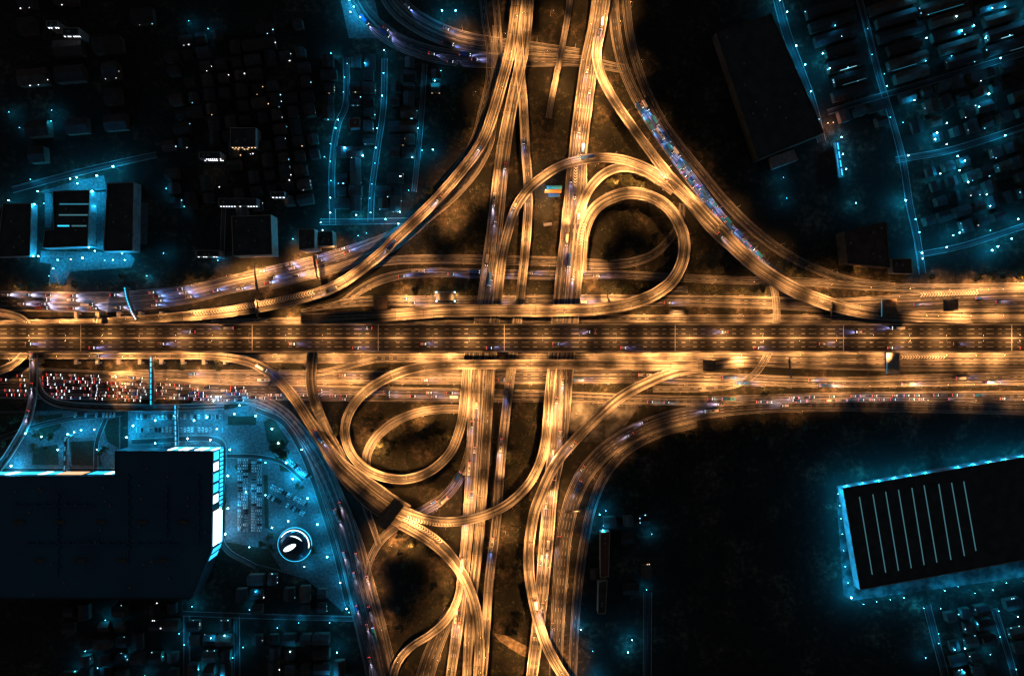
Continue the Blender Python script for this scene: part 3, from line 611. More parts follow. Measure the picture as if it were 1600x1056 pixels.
# ------------------------------------------------------------------ buildings
def poly_w(pts, z=0):
    return [tuple(W(x, y, z)[:2]) for x, y in pts]
def inset(poly, d):
    n = len(poly); cx = sum(p[0] for p in poly) / n; cy_ = sum(p[1] for p in poly) / n; out = []
    A = sum(poly[i][0] * poly[(i + 1) % n][1] - poly[(i + 1) % n][0] * poly[i][1] for i in range(n)); sg = 1 if A > 0 else -1
    for i in range(n):
        p0, p1, p2 = Vector(poly[i - 1]), Vector(poly[i]), Vector(poly[(i + 1) % n])
        e1 = (p1 - p0).normalized(); e2 = (p2 - p1).normalized()
        n1 = Vector((-e1.y, e1.x)) * sg; n2 = Vector((-e2.y, e2.x)) * sg
        b_ = (n1 + n2).normalized(); q = p1 + b_ * d / max(0.3, b_.dot(n1)); out.append((q.x, q.y))
    return out
def flat_building(name, label, cat, roofpx, h, wall='wall_grey', roof='roof_dark', vents=6, para=0.9, pts_at_roof=True):
    """flat roofed block; roofpx is the roof outline in photo pixels"""
    P = poly_w(roofpx, h if pts_at_roof else 0)
    mb = MB(); mb.prism(P, 0, h); o = mb.obj(name, wall); tag(o, label, cat)
    mb = MB(); mb.prism(inset(P, 0.45), h - 0.2, h + 0.12); mb.obj('roof', roof, o)
    mb = MB(); I = inset(P, 0.42); n = len(P)
    for i in range(n):
        j = (i + 1) % n
        mb.add([(*P[i], h + 0.004), (*P[j], h + 0.004), (*I[j], h + 0.004), (*I[i], h + 0.004), (*P[i], h + para), (*P[j], h + para), (*I[j], h + para), (*I[i], h + para)], [(4, 5, 6, 7), (0, 1, 5, 4), (2, 3, 7, 6)])
    mb.obj('roof_parapet', wall, o)
    xs = [p[0] for p in P]; ys = [p[1] for p in P]
    k = 0
    for _ in range(200):
        if k >= vents: break
        x, y = random.uniform(min(xs), max(xs)), random.uniform(min(ys), max(ys))
        ins = False; I2 = inset(P, 4)
        for i in range(n):
            a, c_ = I2[i], I2[(i + 1) % n]
            if (a[1] > y) != (c_[1] > y) and x < (c_[0] - a[0]) * (y - a[1]) / (c_[1] - a[1]) + a[0]: ins = not ins
        if ins:
            mb = MB(); mb.box(-1, 1, -.8, .8, 0, .9, 0, .12); mb.tube([(0, 0, .8), (0, 0, 1.3)], [.5, .45], 8); mb.obj('roof_unit', 'steel', o, (x, y, h + .12), random.uniform(0, 3)); k += 1
    return o
def wall_panels(o, a, c_, z0, z1, n, mat, gap=0.15, name='lit_panel', out=0.12, skip=()):
    """row of lit panels on the wall from a to c (world xy), facing away from the block"""
    a = Vector((*a, 0)); c_ = Vector((*c_, 0)); d = (c_ - a); L = d.length; d.normalize(); nn = Vector((d.y, -d.x, 0))
    for i in range(n):
        if i in skip: continue
        u0 = L * (i + gap / 2) / n; u1 = L * (i + 1 - gap / 2) / n
        p = a + d * u0 + nn * 0.02; q = a + d * u1 + nn * 0.02
        mb = MB(); mb.loft([[(p.x, p.y, z0), (q.x, q.y, z0), (q.x + nn.x * out, q.y + nn.y * out, z0), (p.x + nn.x * out, p.y + nn.y * out, z0)], [(p.x, p.y, z1), (q.x, q.y, z1), (q.x + nn.x * out, q.y + nn.y * out, z1), (p.x + nn.x * out, p.y + nn.y * out, z1)]])
        mb.obj(name, mat if isinstance(mat, str) else mat[i % len(mat)], o)
# shopping centre
Hm = 24
mall_px = [(-30, 744), (180, 743), (180, 704), (333, 705), (331, 858), (322, 880), (300, 935), (-30, 935)]
mall = flat_building('shopping_centre', 'huge dark flat roofed shopping centre with bright blue white fronts', 'shopping centre', mall_px, Hm, 'roof_night', 'roof_mall', 26)
mp = poly_w(mall_px, Hm)
for x0, y0, x1, y1 in ((20, 790, 150, 790), (200, 740, 200, 880), (40, 850, 280, 850), (260, 760, 260, 840), (90, 770, 90, 900), (310, 740, 310, 850)):
    A = W(x0, y0, Hm); B = W(x1, y1, Hm); d = B - A; L = d.length; mb = MB(); mb.box(0, L, -.7, .7, 0, .9, 0, .1)
    for k in range(int(L / 9)): mb.box(k * 9 + 2, k * 9 + 4.4, .702, 2.6, 0, 1.3, 0, .1)
    mb.obj('roof_duct', 'roof_mall', mall, (A.x, A.y, Hm + .125), math.atan2(d.y, d.x))
for k in range(9):
    p = W(30 + 32 * k, 815 + (k % 2) * 60, Hm); mb = MB(); mb.box(-4.5, 4.5, -1.6, 1.6, 0, 1.5, 0, .5); mb.obj('roof_monitor', 'roof_grey', mall, (p.x, p.y, Hm + .122))
wall_panels(mall, mp[4], mp[3], 12, 22.5, 9, ['panel_cyan', 'panel_white', 'panel_cyan'], .25, 'shop_front', skip=(0, 1, 2, 3))
wall_panels(mall, mp[4], (mp[4][0] + (mp[3][0] - mp[4][0]) * .40, mp[4][1] + (mp[3][1] - mp[4][1]) * .40), 3, 22, 1, 'panel_white', .12, 'lit_screen', .3)
wall_panels(mall, mp[4], mp[3], 2, 9, 22, 'panel_cyan', .35, 'shop_front')
wall_panels(mall, mp[5], mp[4], 2, 20, 2, 'panel_cyan', .3, 'shop_front')
wall_panels(mall, mp[3], ((mp[3][0] + mp[2][0]) / 2, (mp[3][1] + mp[2][1]) / 2), 6, 20, 9, ['panel_white', 'panel_cyan', 'panel_white'], .35, 'sign_letter', .5, skip=(4,))
wall_panels(mall, mp[3], ((mp[3][0] + mp[2][0]) / 2, (mp[3][1] + mp[2][1]) / 2), 1, 4, 6, 'panel_cyan', .1, 'shop_front')
wall_panels(mall, mp[1], mp[0], 3, 17, 16, ['panel_cyan', 'panel_white', 'panel_cyan', 'panel_cyan'], .12, 'shop_front', skip=(4, 5, 6))
wall_panels(mall, (mp[1][0] + (mp[0][0] - mp[1][0]) * .27, mp[1][1]), (mp[1][0] + (mp[0][0] - mp[1][0]) * .47, mp[1][1]), 6, 19, 1, 'panel_orange', .05, 'orange_banner', .3)
# dome
dm = MB(); cx_, cy0, _ = W(463, 848); rr = 15.2
seg = 40
prof = [(15.4, 0), (15.4, 5), (14.6, 5.2), (14.0, 7.0), (12.6, 9.0), (10.2, 11.0), (7.0, 12.5), (3.4, 13.3), (0.4, 13.6)]
dm.loft([[(r_ * math.cos(2 * math.pi * i / seg), r_ * math.sin(2 * math.pi * i / seg), z) for i in range(seg)] for r_, z in prof])
m_, t_, b_ = newmat('dome_metal'); b_.inputs['Base Color'].default_value = (.06, .1, .14, 1); b_.inputs['Metallic'].default_value = .8; b_.inputs['Roughness'].default_value = .28; M['dome_metal'] = m_
dome = dm.obj('dome_hall', 'dome_metal', None, (cx_, cy0, 0)); tag(dome, 'round domed hall with white glint crescent in the blue car park', 'domed hall')
def dome_patch(a0, a1, prof2, mat, name):
    mb = MB(); n = 18; vs = []; fs = []
    for k in range(n + 1):
        a = R(a0 + (a1 - a0) * k / n); f = math.sin(math.pi * k / n) ** .6
        for r_, z in ((prof2[0][0], prof2[0][1]), (prof2[0][0] + (prof2[1][0] - prof2[0][0]) * f, prof2[0][1] + (prof2[1][1] - prof2[0][1]) * f)): vs.append((r_ * math.cos(a), r_ * math.sin(a), z))
    for k in range(n): fs.append((2 * k, 2 * k + 2, 2 * k + 3, 2 * k + 1))
    mb.add(vs, fs); return mb.obj(name, mat, dome)
dome_patch(-15, 150, ((14.3, 6.9), (9.0, 12.0)), 'panel_white', 'glint_crescent')  # glowing patch stands in for a reflection on the glossy dome
mb = MB(); mb.loft([[(-2 + a_ * math.cos(t_) * 1.25 + .35 * a_ * math.sin(t_), -.5 + a_ * .72 * math.sin(t_) + .4 * a_ * math.cos(t_), z_) for t_ in [2 * math.pi * k / 20 for k in range(20)]] for a_, z_ in ((4.6, 12.2), (4.2, 13.7), (2.4, 14.3), (.4, 14.5))]); mb.obj('glint_lens', 'panel_white', dome)  # glowing lens shape, also in place of a reflected glint
mb = MB(); mb.loft([[(r_ * math.cos(2 * math.pi * i / 40), r_ * math.sin(2 * math.pi * i / 40), z) for i in range(40)] for r_, z in ((15.5, 4.2), (16, 4.2), (16, 4.7), (15.5, 4.7))]); mb.obj('lit_ring', 'panel_cyan', dome)
# ribbed warehouse lower right
Hw = 10
wp = [(1316, 762), (1650, 705), (1668, 862), (1343, 921)]
wh = flat_building('warehouse', 'large dark warehouse with nine thin glowing roof strips', 'warehouse', wp, Hw, 'wall_grey', 'roof_dark', 0)
tops = [(1343, 776), (1364, 772), (1384, 768), (1404, 765), (1425, 762), (1444, 758), (1467, 756), (1487, 754), (1506, 752)]
bots = [(1363, 897), (1384, 894), (1404, 891), (1424, 887), (1444, 882), (1464, 878), (1486, 874), (1507, 868), (1525, 860)]
for a, c_ in zip(tops, bots):
    A = W(*a, Hw + .3); B = W(*c_, Hw + .3); mb = MB(); d = (B - A); L = d.length
    mb.loft([[(0, -.42, 0), (L, -.42, 0), (L, .42, 0), (0, .42, 0)], [(0, -.3, .35), (L, -.3, .35), (L, .3, .35), (0, .3, .35)]]); mb.obj('skylight', 'panel_teal', wh, (A.x, A.y, Hw + .12), math.atan2(d.y, d.x))
# dark big block upper right
flat_building('warehouse', 'long dark warehouse slanting between the queue road and the lamp lit street', 'warehouse', [(1118, 52), (1205, 22), (1288, 208), (1184, 250)], 12, 'wall_brown', 'roof_dark', 10)
o = flat_building('annex_building', 'low pale roofed annex at the foot of the long dark warehouse', 'annex', [(1204, 246), (1240, 234), (1247, 250), (1208, 264)], 6, 'wall_grey', 'roof_tin', 2)
flat_building('office_building', 'brown roofed block beside the outer northeast road', 'office building', [(1318, 362), (1384, 346), (1390, 418), (1324, 412)], 16, 'wall_brown', 'roof_brown', 5)
flat_building('low_building', 'small low brown building beside the brown roofed block', 'low building', [(1392, 404), (1424, 404), (1426, 428), (1394, 427)], 7, 'wall_cream', 'roof_brown', 3)
# factory left
fa = flat_building('factory', 'dark factory with three thin lit roof strips in the lit yards', 'factory', [(83, 299), (141, 297), (138, 385), (67, 388), (70, 360), (84, 358)], 11, 'wall_grey', 'roof_dark', 3)
for y, x0, x1, mt in ((319, 93, 142, 'panel_cyan_dim'), (336, 92, 140, 'panel_teal'), (353, 90, 111, 'panel_cyan'), (353, 112, 138, 'panel_teal')):
    A = W(x0, y, 11.3); B = W(x1 - 3, y, 11.3); mb = MB(); mb.loft([[(A.x, A.y - .6, 11.12), (B.x, A.y - .6, 11.12), (B.x, A.y + .6, 11.12), (A.x, A.y + .6, 11.12)], [(A.x, A.y - .3, 11.5), (B.x, A.y - .3, 11.5), (B.x, A.y + .3, 11.5), (A.x, A.y + .3, 11.5)]]); mb.obj('skylight', mt, fa)
flat_building('factory', 'narrow dark factory hall east of the one with lit roof strips', 'factory', [(168, 287), (210, 285), (208, 392), (162, 393)], 12, 'wall_grey', 'roof_dark', 4)
flat_building('factory', 'dim factory shed under the slanting street at the upper left edge', 'factory', [(5, 318), (50, 318), (48, 400), (-5, 402)], 8, 'wall_grey', 'roof_dark', 4)
# blocks above the northwest road
flat_building('apartment_block', 'beige walled block with lit side above the northwest road', 'apartment block', [(466, 358), (492, 358), (492, 388), (468, 391)], 22, 'wall_cream', 'roof_grey', 3)
flat_building('apartment_block', 'lower cream block touching the beige walled one', 'apartment block', [(496, 362), (520, 361), (521, 384), (497, 385)], 12, 'wall_cream', 'roof_grey', 3)
flat_building('depot', 'wide dark depot roof left of the beige walled block', 'depot', [(362, 338), (424, 336), (426, 398), (364, 400)], 16, 'wall_cream', 'roof_dark', 5)
flat_building('shed', 'brown tin shed in the streets left of the upper viaducts', 'shed', [(545, 186), (562, 184), (562, 200), (546, 201)], 6, 'wall_grey', 'roof_red', 1)
flat_building('long_building', 'long reddish brown building beside the southeast fan road', 'long building', [(938, 832), (953, 830), (951, 900), (938, 902)], 9, 'wall_cream', 'roof_red', 3)
flat_building('long_building', 'long dim building south of the reddish brown one', 'long building', [(935, 908), (949, 906), (946, 958), (934, 958)], 9, 'wall_cream', 'roof_brown', 2)
# ------------------------------------------------------------------ paved yards and plots
def yard(name, pts, mat='tarmac_yard', z=0.008):
    mb = MB(); P = poly_w(pts); mb.prism(P, -0.3, z); return tag(mb.obj(name, mat), kind='structure')
cp = yard('car_park', [(200, 642), (300, 641), (352, 640), (390, 632), (420, 640), (452, 675), (478, 720), (500, 780), (520, 830), (534, 880), (545, 940), (535, 955), (480, 905), (352, 868), (352, 700), (200, 700)])
yard('forecourt', [(-60, 642), (188, 642), (188, 742), (-60, 742)])
for q in ([(62, 300), (110, 285), (162, 274), (168, 300), (84, 300)], [(140, 300), (166, 296), (164, 392), (138, 386)], [(208, 318), (232, 316), (230, 382), (207, 382)], [(64, 392), (140, 394), (200, 394), (211, 405), (205, 418), (110, 424), (100, 445), (76, 446), (80, 412), (62, 410)], [(70, 300), (84, 304), (80, 356), (70, 356)]):
    yard('factory_yard', q, z=0.006)
yard('warehouse_yard', [(1306, 760), (1660, 696), (1680, 890), (1332, 938), (1318, 930)], 'yard_dark', z=0.006)
yard('paved_plot', [(880, 622), (1000, 632), (960, 690), (905, 690), (880, 690)], 'yard_dark', z=0.005)
yard('paved_plot', [(532, 0), (585, 0), (600, 60), (545, 60)], z=0.005)
yard('lit_dirt_patch', [(770, 988), (792, 993), (828, 1012), (830, 1030), (812, 1022), (780, 1001)], 'soil_lit_tone', 0.006)  # pale soil patch; the lit look of the ground is put into its colour
for q in ([(366, 728), (372, 724), (402, 724), (408, 731), (400, 738), (372, 738)], [(436, 724), (462, 722), (468, 731), (458, 738), (438, 736)], [(412, 742), (418, 742), (420, 825), (414, 825)], [(425, 650), (452, 690), (440, 706), (418, 690), (412, 660)], [(352, 846), (420, 858), (440, 890), (352, 868)], [(0, 645), (44, 646), (30, 690), (0, 700)], [(60, 650), (98, 646), (95, 668), (62, 690)], [(108, 690), (150, 688), (160, 728), (112, 726)], [(52, 700), (90, 694), (92, 726), (50, 726)], [(160, 660), (186, 650), (186, 700), (168, 690)], [(356, 650), (400, 650), (400, 664), (356, 664)]):
    yard('planting_bed', q, 'soil_bed', 0.16)
def on_road(px, py, m=2.5, zmax=6):
    q = W(px, py, 0)
    for rd, st in ROADS.items():
        for i in range(0, len(st), 2):
            p, d, n, w, u = st[i]
            if p.z < zmax:
                                if (q.x - p.x) ** 2 + (q.y - p.y) ** 2 < (w / 2 + m) ** 2: return True
    return False
# ------------------------------------------------------------------ terraces and houses
HOUSE = {}
def house_parts(L, D, h, rise, flat=False):
    key = (round(L), round(D), h, rise)
    if key not in HOUSE:
        L, D = key[0], key[1]
        a = MB(); a.loft([[(-L / 2, -D / 2, 0), (L / 2, -D / 2, 0), (L / 2, D / 2, 0), (-L / 2, D / 2, 0)], [(-L / 2, -D / 2, h), (L / 2, -D / 2, h), (L / 2, D / 2, h), (-L / 2, D / 2, h)]])
        r = MB(); e = .5
        pr = [(-D / 2 - e, h - .02), (0, h + rise), (D / 2 + e, h - .02), (D / 2 + e, h + .14), (0, h + rise + .18), (-D / 2 - e, h + .14)]
        r.loft([[(x, y, z) for y, z in pr] for x in (-L / 2 - e, L / 2 + e)])
        HOUSE[key] = (a, r, {})
    return HOUSE[key]
def house(px, py, ang, L, D, h, rise, roof, name, label, cat, group, lit=None, wall='wall_brown'):
    a, r, c = house_parts(L, D, h, rise); p = W(px, py)
    if (wall, roof) not in c: c[(wall, roof)] = (a.mesh('wall', [wall]), r.mesh('roof', [roof]))
    o = link(name, c[(wall, roof)][0], None, p, ang); tag(o, label, cat, group)
    link('roof', c[(wall, roof)][1], o)
    if lit:
        if name == 'terrace_row' and random.random() < .75:
            ly = o.matrix_basis.inverted() @ Vector((0, 0, 0)); sy = 1 if ly.y > 0 else -1; ln = L * random.uniform(.12, .42); x0 = random.uniform(-.5, .5) * (L - 2 * ln)
            mb = MB(); mb.box(x0 - ln, x0 + ln, sy * (D / 2 + .5), sy * (D / 2 + .5) + sy * .35, h - .9, h - .65); mb.obj('eaves_light', random.choice(['panel_cyan_dim', 'panel_teal', 'panel_eaves']), o)
        loc = o.matrix_basis.inverted() @ Vector((0, 0, 0)); sx = 1 if loc.x > 0 else -1; sy = 1 if loc.y > 0 else -1
        for _ in range(random.choice((1, 1, 2, 3))):
            if random.random() < .6: q = (random.uniform(-.45, .45) * L, sy * (round(D) / 2 + .7), h - .9)
            else: q = (sx * (round(L) / 2 + .7), random.uniform(-.4, .4) * D, h - .9)
            gl = link('porch_light', PORCH[lit], o, q); s_ = random.uniform(.35, 1.0); gl.scale = (s_, s_, s_)
PORCHB = MB(); PORCHB.box(-.4, .4, -.35, .35, -.2, .25, 0, .1)
PORCH = {k: PORCHB.mesh('porch_light', [k]) for k in ('porch_white', 'porch_warm', 'lamp_dim')}
RF = ['roof_dark', 'roof_night', 'roof_night', 'roof_brown', 'roof_night', 'roof_slate']
SZ = [(9, 8), (11, 9), (8, 8), (14, 9)]
def blocks(poly, ang, pitch_u, pitch_v, fill, where, lit, litp, size=None, name='house', cat='house', hgt=(4, 6, 7), avoid=(), maxn=999):
    A = R(ang); ca, sa = math.cos(A), math.sin(A)
    P = poly_w(poly); xs = [p[0] for p in P]; ys = [p[1] for p in P]; cx0, cy0 = sum(xs) / len(xs), sum(ys) / len(ys)
    n = 0; Rr = max(max(xs) - min(xs), max(ys) - min(ys))
    i = -int(Rr / pitch_u) - 1
    while i * pitch_u < Rr:
        j = -int(Rr / pitch_v) - 1
        while j * pitch_v < Rr:
            u = i * pitch_u + random.uniform(-.06, .06) * pitch_u; v = j * pitch_v; j += 1
            x = cx0 + u * ca - v * sa; y = cy0 + u * sa + v * ca
            ins = False
            for k in range(len(P)):
                a, c_ = P[k], P[k - 1]
                if (a[1] > y) != (c_[1] > y) and x < (c_[0] - a[0]) * (y - a[1]) / (c_[1] - a[1]) + a[0]: ins = not ins
            px, py = x / S + 800, 528 - y / S
            if not ins or random.random() > fill or n >= maxn: continue
            if any(x0 <= px <= x1 and y0 <= py <= y1 for x0, y0, x1, y1 in avoid): continue
            L, D = size if size else random.choice(SZ)
            if on_road(px, py, 5.5): continue
            if size: L = random.choice((L, L - 6, L - 12)); 
            mt = random.choice(lit) if lit and random.random() < litp else None
            house(px, py, A + (math.pi / 2 if not size and random.random() < .4 else 0), L, D, random.choice(hgt), 2.0 if not size else 2.4, random.choice(RF), name, 'dark roofed ' + cat + ' ' + where, cat, name.replace('_', ' ') + 's ' + where, mt)
            n += 1
        i += 1
    print('BLOCK', where, n)
blocks([(1238, 0), (1332, 0), (1375, 150), (1290, 176)], 16.5, 48, 13.5, 1, 'in the slanting rows by the lamp lit street', ['lamp_dim'], .4, (43, 9), 'terrace_row', 'terrace', (5, 6))
blocks([(1345, 0), (1600, 0), (1600, 75), (1392, 140)], 16.5, 48, 13.5, 1, 'in the slanting rows at the upper right edge', ['lamp_dim'], .4, (43, 9), 'terrace_row', 'terrace', (5, 6))
blocks([(1300, 185), (1600, 90), (1600, 330), (1445, 390), (1400, 200)], 16.5, 16, 14.5, .8, 'in the loose blocks south of the slanting rows', ['lamp_dim', 'porch_white', 'lamp_dim'], .32, avoid=[(1385, 170, 1425, 430)], maxn=85)
blocks([(500, 95), (690, 95), (665, 230), (640, 340), (500, 340)], 0, 12.5, 12, .85, 'in the streets left of the upper viaducts', ['lamp_dim', 'porch_warm', 'lamp_dim'], .35, avoid=[(510, 185, 530, 352), (534, 85, 548, 190), (590, 85, 606, 260), (574, 260, 592, 350), (645, 90, 670, 310), (540, 180, 566, 205)], maxn=80)
blocks([(260, 60), (490, 20), (500, 330), (430, 330), (270, 320)], 8, 15, 13.5, .8, 'in the dark crowded upper left quarter', ['porch_white', 'porch_warm', 'porch_white', 'lamp_dim'], .38, avoid=[(290, 230, 345, 275), (355, 330, 430, 402)], maxn=105)
blocks([(0, 0), (240, 0), (230, 220), (0, 260)], 5, 36, 24, .7, 'in the sparse dark plots at the upper left corner', ['porch_white', 'lamp_dim'], .4, (26, 14), 'storage_shed', 'shed', (6, 8))
blocks([(110, 945), (285, 945), (285, 1056), (90, 1056)], 2, 16, 15, .7, 'behind the shopping centre along the bottom edge', ['lamp_dim', 'porch_white', 'lamp_dim'], .32, maxn=50)
blocks([(380, 895), (520, 900), (560, 960), (572, 1056), (300, 1056), (300, 968), (380, 968)], 1, 15, 14, .8, 'in the blue lit grid west of the southwest road', ['lamp_dim', 'porch_white', 'lamp_dim'], .32, avoid=[(285, 955, 560, 970), (362, 960, 378, 1060)], maxn=55)
blocks([(1460, 940), (1600, 930), (1600, 1056), (1490, 1056)], 12, 15, 14, .85, 'in the lower right corner', ['lamp_dim', 'porch_white', 'lamp_dim'], .32, avoid=[(1545, 945, 1585, 1060)], maxn=40)
blocks([(900, 800), (1010, 790), (1010, 915), (900, 960)], 3, 16, 16, .6, 'on the plots right of the southeast road', ['porch_warm', 'lamp_dim'], .3, avoid=[(930, 822, 960, 965)], maxn=14)
# apartment blocks with rows of lit windows
def lit_block(px, py, w, d, h, nwin, floors, mat, label, side='S'):
    x0, y0 = px - w / 2, py - d / 2
    o = flat_building('apartment_block', label, 'apartment block', [(x0, y0), (x0 + w, y0), (x0 + w, y0 + d), (x0, y0 + d)], h, 'wall_grey', 'roof_dark', 2)
    P = poly_w([(x0, y0), (x0 + w, y0), (x0 + w, y0 + d), (x0, y0 + d)], h)
    for f in range(floors):
        z = h - 2.6 - f * 5.0
        a, c_ = (P[3], P[2]) if side == 'S' else (P[2], P[1])
        wall_panels(o, a, c_, z, z + 1.5, nwin, {'lamp_white': 'porch_white', 'lamp_warm': 'porch_warm'}[mat], .66, 'window', .25, [k for k in range(nwin) if random.random() < .2])
    return o
lit_block(111, 50, 26, 12, 15, 9, 1, 'lamp_white', 'apartment block with one bright row of white windows at the upper left', 'S')
lit_block(82, 38, 18, 9, 15, 5, 1, 'lamp_white', 'apartment block with few scattered white windows at the upper left', 'S')
lit_block(328, 243, 34, 10, 15, 11, 2, 'lamp_white', 'apartment block with two rows of dotted white windows', 'S')
lit_block(372, 316, 60, 12, 12, 14, 1, 'lamp_white', 'wide apartment block with a single dotted row of windows above the depot', 'S')
lit_block(325, 396, 36, 10, 10, 9, 1, 'lamp_white', 'low apartment block with dotted windows near the northwest road', 'S')
lit_block(434, 304, 22, 8, 12, 4, 1, 'lamp_white', 'small apartment block with glaring windows in the upper left quarter', 'S')
lit_block(380, 215, 40, 30, 14, 8, 2, 'lamp_warm', 'square apartment block with warm dotted windows', 'S')
# ------------------------------------------------------------------ toll canopies, gantries, footbridges
def canopy(px, py, z, wpx, dpx, ang, h, roof, label, side=None, cat='toll canopy', name='toll_canopy'):
    p = W(px, py, z); k = S * (H - z - h) / H; w, d = wpx * k, dpx * k
    mb = MB(); mb.box(-w / 2, w / 2, -d / 2, d / 2, h, h + .9, 0, .25); o = mb.obj(name, roof, None, W(px, py, z + h) - Vector((0, 0, h)), R(ang)); tag(o, label, cat)
    n = max(2, int(d / 6))
    for i in range(n):
        y = -d / 2 + 1.5 + (d - 3) * i / (n - 1)
        mb = MB(); mb.box(-.3, .3, -.3, .3, 0, h - .002); mb.obj('column', 'concrete', o, (0, y, 0))
        mb = MB(); mb.box(-1.5, 1.5, -.8, .8, 0, 2.5, 0, .2); mb.obj('toll_booth', 'wall_cream', o, (2.5, y, 0.01)) if name == 'toll_canopy' else None
    for s in ((-1, 1) if side is None else (side,)):
        mb = MB(); mb.box(s * w / 2 - .12, s * w / 2 + .12, -d / 2, d / 2, h + .1, h + 1.3)
        mb.obj('fascia', 'panel_cyan_dim' if side else 'dark_steel', o)
    for i in (-1, 1):
        mb = MB(); mb.box(-w * .3, w * .3, i * d * .25 - .2, i * d * .25 + .2, h + .902, h + 1.1); mb.obj('roof_ridge', 'steel', o)
    return o
canopy(609, 803, 9.4, 20, 48, -38, 6, 'roof_canopy', 'dark tilted toll canopy across the fork of the southwest ramp')
canopy(595, 477, 0, 21, 32, 0, 6, 'roof_canopy', 'dark toll canopy over the north frontage road left of the viaducts')
canopy(1389, 481, 0, 24, 27, 0, 6.5, 'roof_canopy', 'toll canopy with blue lit edge on the north frontage road', -1)
canopy(1485, 477, 0, 22, 18, 0, 6, 'roof_grey', 'smaller toll canopy at the right end of the north frontage road')
canopy(1395, 567, 0, 20, 34, 0, 6, 'roof_tin', 'pale toll canopy with blue lit edge on the south frontage road', -1)
canopy(492, 641, 0.2, 24, 30, 25, 7, 'roof_dark', 'dark shelter beside the southwest ramp south of the frontage road', None, 'shelter', 'shelter')
canopy(1108, 571, 6.7, 20, 17, 0, 5.5, 'roof_dark', 'dark canopy where the southeast ramp leaves the frontage road')
canopy(1060, 488, 0, 30, 9, 0, 5, 'roof_dark', 'dark low shelter between the north frontage road and its slip road', None, 'shelter', 'shelter')
canopy(1055, 452, 0, 38, 11, 0, 5, 'roof_dark', 'dark long shelter north of the north frontage road', None, 'shelter', 'shelter')
def gantry(px, py, z, length, ang, label, board=.6):
    p = W(px, py, z); o = MB(); hw = length * S / 2; o.tube([(-hw, 0, 0), (-hw, 0, 7.5)], [.3, .25], 8); q = o.obj('sign_gantry', 'steel', None, p, R(ang)); tag(q, label, 'sign gantry')
    mb = MB(); mb.tube([(hw, 0, 0), (hw, 0, 7.5)], [.3, .25], 8); mb.obj('post', 'steel', q)
    mb = MB(); mb.box(-hw, hw, -.5, .5, 7.5, 8.3); mb.obj('beam', 'dark_steel', q)
    for i in (-1, 1):
        mb = MB(); mb.box(i * hw * .45 - hw * .38, i * hw * .45 + hw * .38, .52, .72, 6.2, 9.6, 0, .05); mb.obj('sign_board', 'dark_steel', q)
gantry(405, 437, 0, 44, 97, 'dark sign gantry over the northwest surface road')
gantry(406, 482, 7.9, 30, 97, 'dark sign gantry over the northwest diagonal ramp')
gantry(497, 419, 0, 36, 100, 'pale sign gantry over the upper part of the northwest surface road')
gantry(158, 505, 8, 22, 88, 'short sign gantry over the ramp beside the expressway at left')
gantry(608, 594, 0, 34, 105, 'dark sign gantry inside the lower left loop over the south frontage road')
gantry(432, 590, 0, 34, 60, 'dark sign gantry beside the start of the southwest ramp')
gantry(985, 588, 0, 32, 100, 'sign gantry over the south frontage road west of its twin')
gantry(1007, 586, 0, 30, 105, 'sign gantry over the south frontage road east of its twin')
gantry(949, 465, 0, 24, 100, 'sign gantry over the north frontage road inside the loop')
gantry(1294, 485, 1, 26, 88, 'sign gantry near the foot of the northeast ramp')
gantry(1230, 575, 0, 34, 96, 'sign gantry over the south slip road near the toll canopy')
gantry(898, 795, 0, 34, 8, 'sign gantry spanning the southeast fan road')
def footbridge(pts, z, w, label, mat, segs):
    P = [W(x, y, z + 3) for x, y in pts]; P = [Vector((p.x, p.y, z)) for p in P]
    L = sum((P[i + 1] - P[i]).length for i in range(len(P) - 1))
    st = []
    for i, p in enumerate(P):
        d = (P[min(i + 1, len(P) - 1)] - P[max(i - 1, 0)]).normalized(); st.append((p, d, Vector((-d.y, d.x, 0)), w, 0))
    mb = MB(); strip(mb, st, lambda w: -w / 2, lambda w: w / 2, -.5, 0); o = mb.obj('footbridge', 'concrete'); tag(o, label, 'footbridge')
    mb = MB(); strip(mb, st, lambda w: -w / 2 + .9, lambda w: w / 2 + .2, 2.7, 2.9); mb.obj('roof', 'roof_dark', o)
    for s in (-1, 1):
        mb = MB(); strip(mb, st, lambda w: s * w / 2 - .06, lambda w: s * w / 2 + .06, 0.002, 1.1); mb.obj('railing', 'steel', o)
    for i in range(segs):
        f = (i + .5) / segs * (len(P) - 1); k = min(int(f), len(P) - 2); a = P[k].lerp(P[k + 1], f - k); d = st[k][1]; n = st[k][2]
        ln = L / segs * .38; mb = MB(); mb.box(-ln, ln, -.55, .55, 0, .25, 0, .05); q = a - n * (-.3)
        mb.obj('roof_light', mat, o, (q.x, q.y, z + 2.902), math.atan2(d.y, d.x))
    for f in (.03, .97):
        k = 0 if f < .5 else len(P) - 2; a = P[k].lerp(P[k + 1], .08 if f < .5 else .92); mb = MB(); mb.box(-.5, .5, -.5, .5, 0, z - .5); mb.obj('support', 'concrete', o, (a.x, a.y, 0))
footbridge([(194, 449), (196, 462), (200, 475), (205, 488), (212, 500)], 7, 3.4, 'curved footbridge with a dotted line of blue lights over the northwest road', 'panel_cyan', 13)
footbridge([(235, 557), (235, 633)], 7, 3.6, 'straight blue lit footbridge over the crowded lower road', 'panel_cyan', 9)
footbridge([(273, 632), (274, 697)], 7, 3.2, 'blue lit footbridge leading into the front of the shopping centre', 'panel_cyan', 8)
footbridge([(107, 680), (101, 686), (100, 738)], 4.5, 3.4, 'covered blue lit walkway to the left front of the shopping centre', 'panel_cyan_dim', 7)
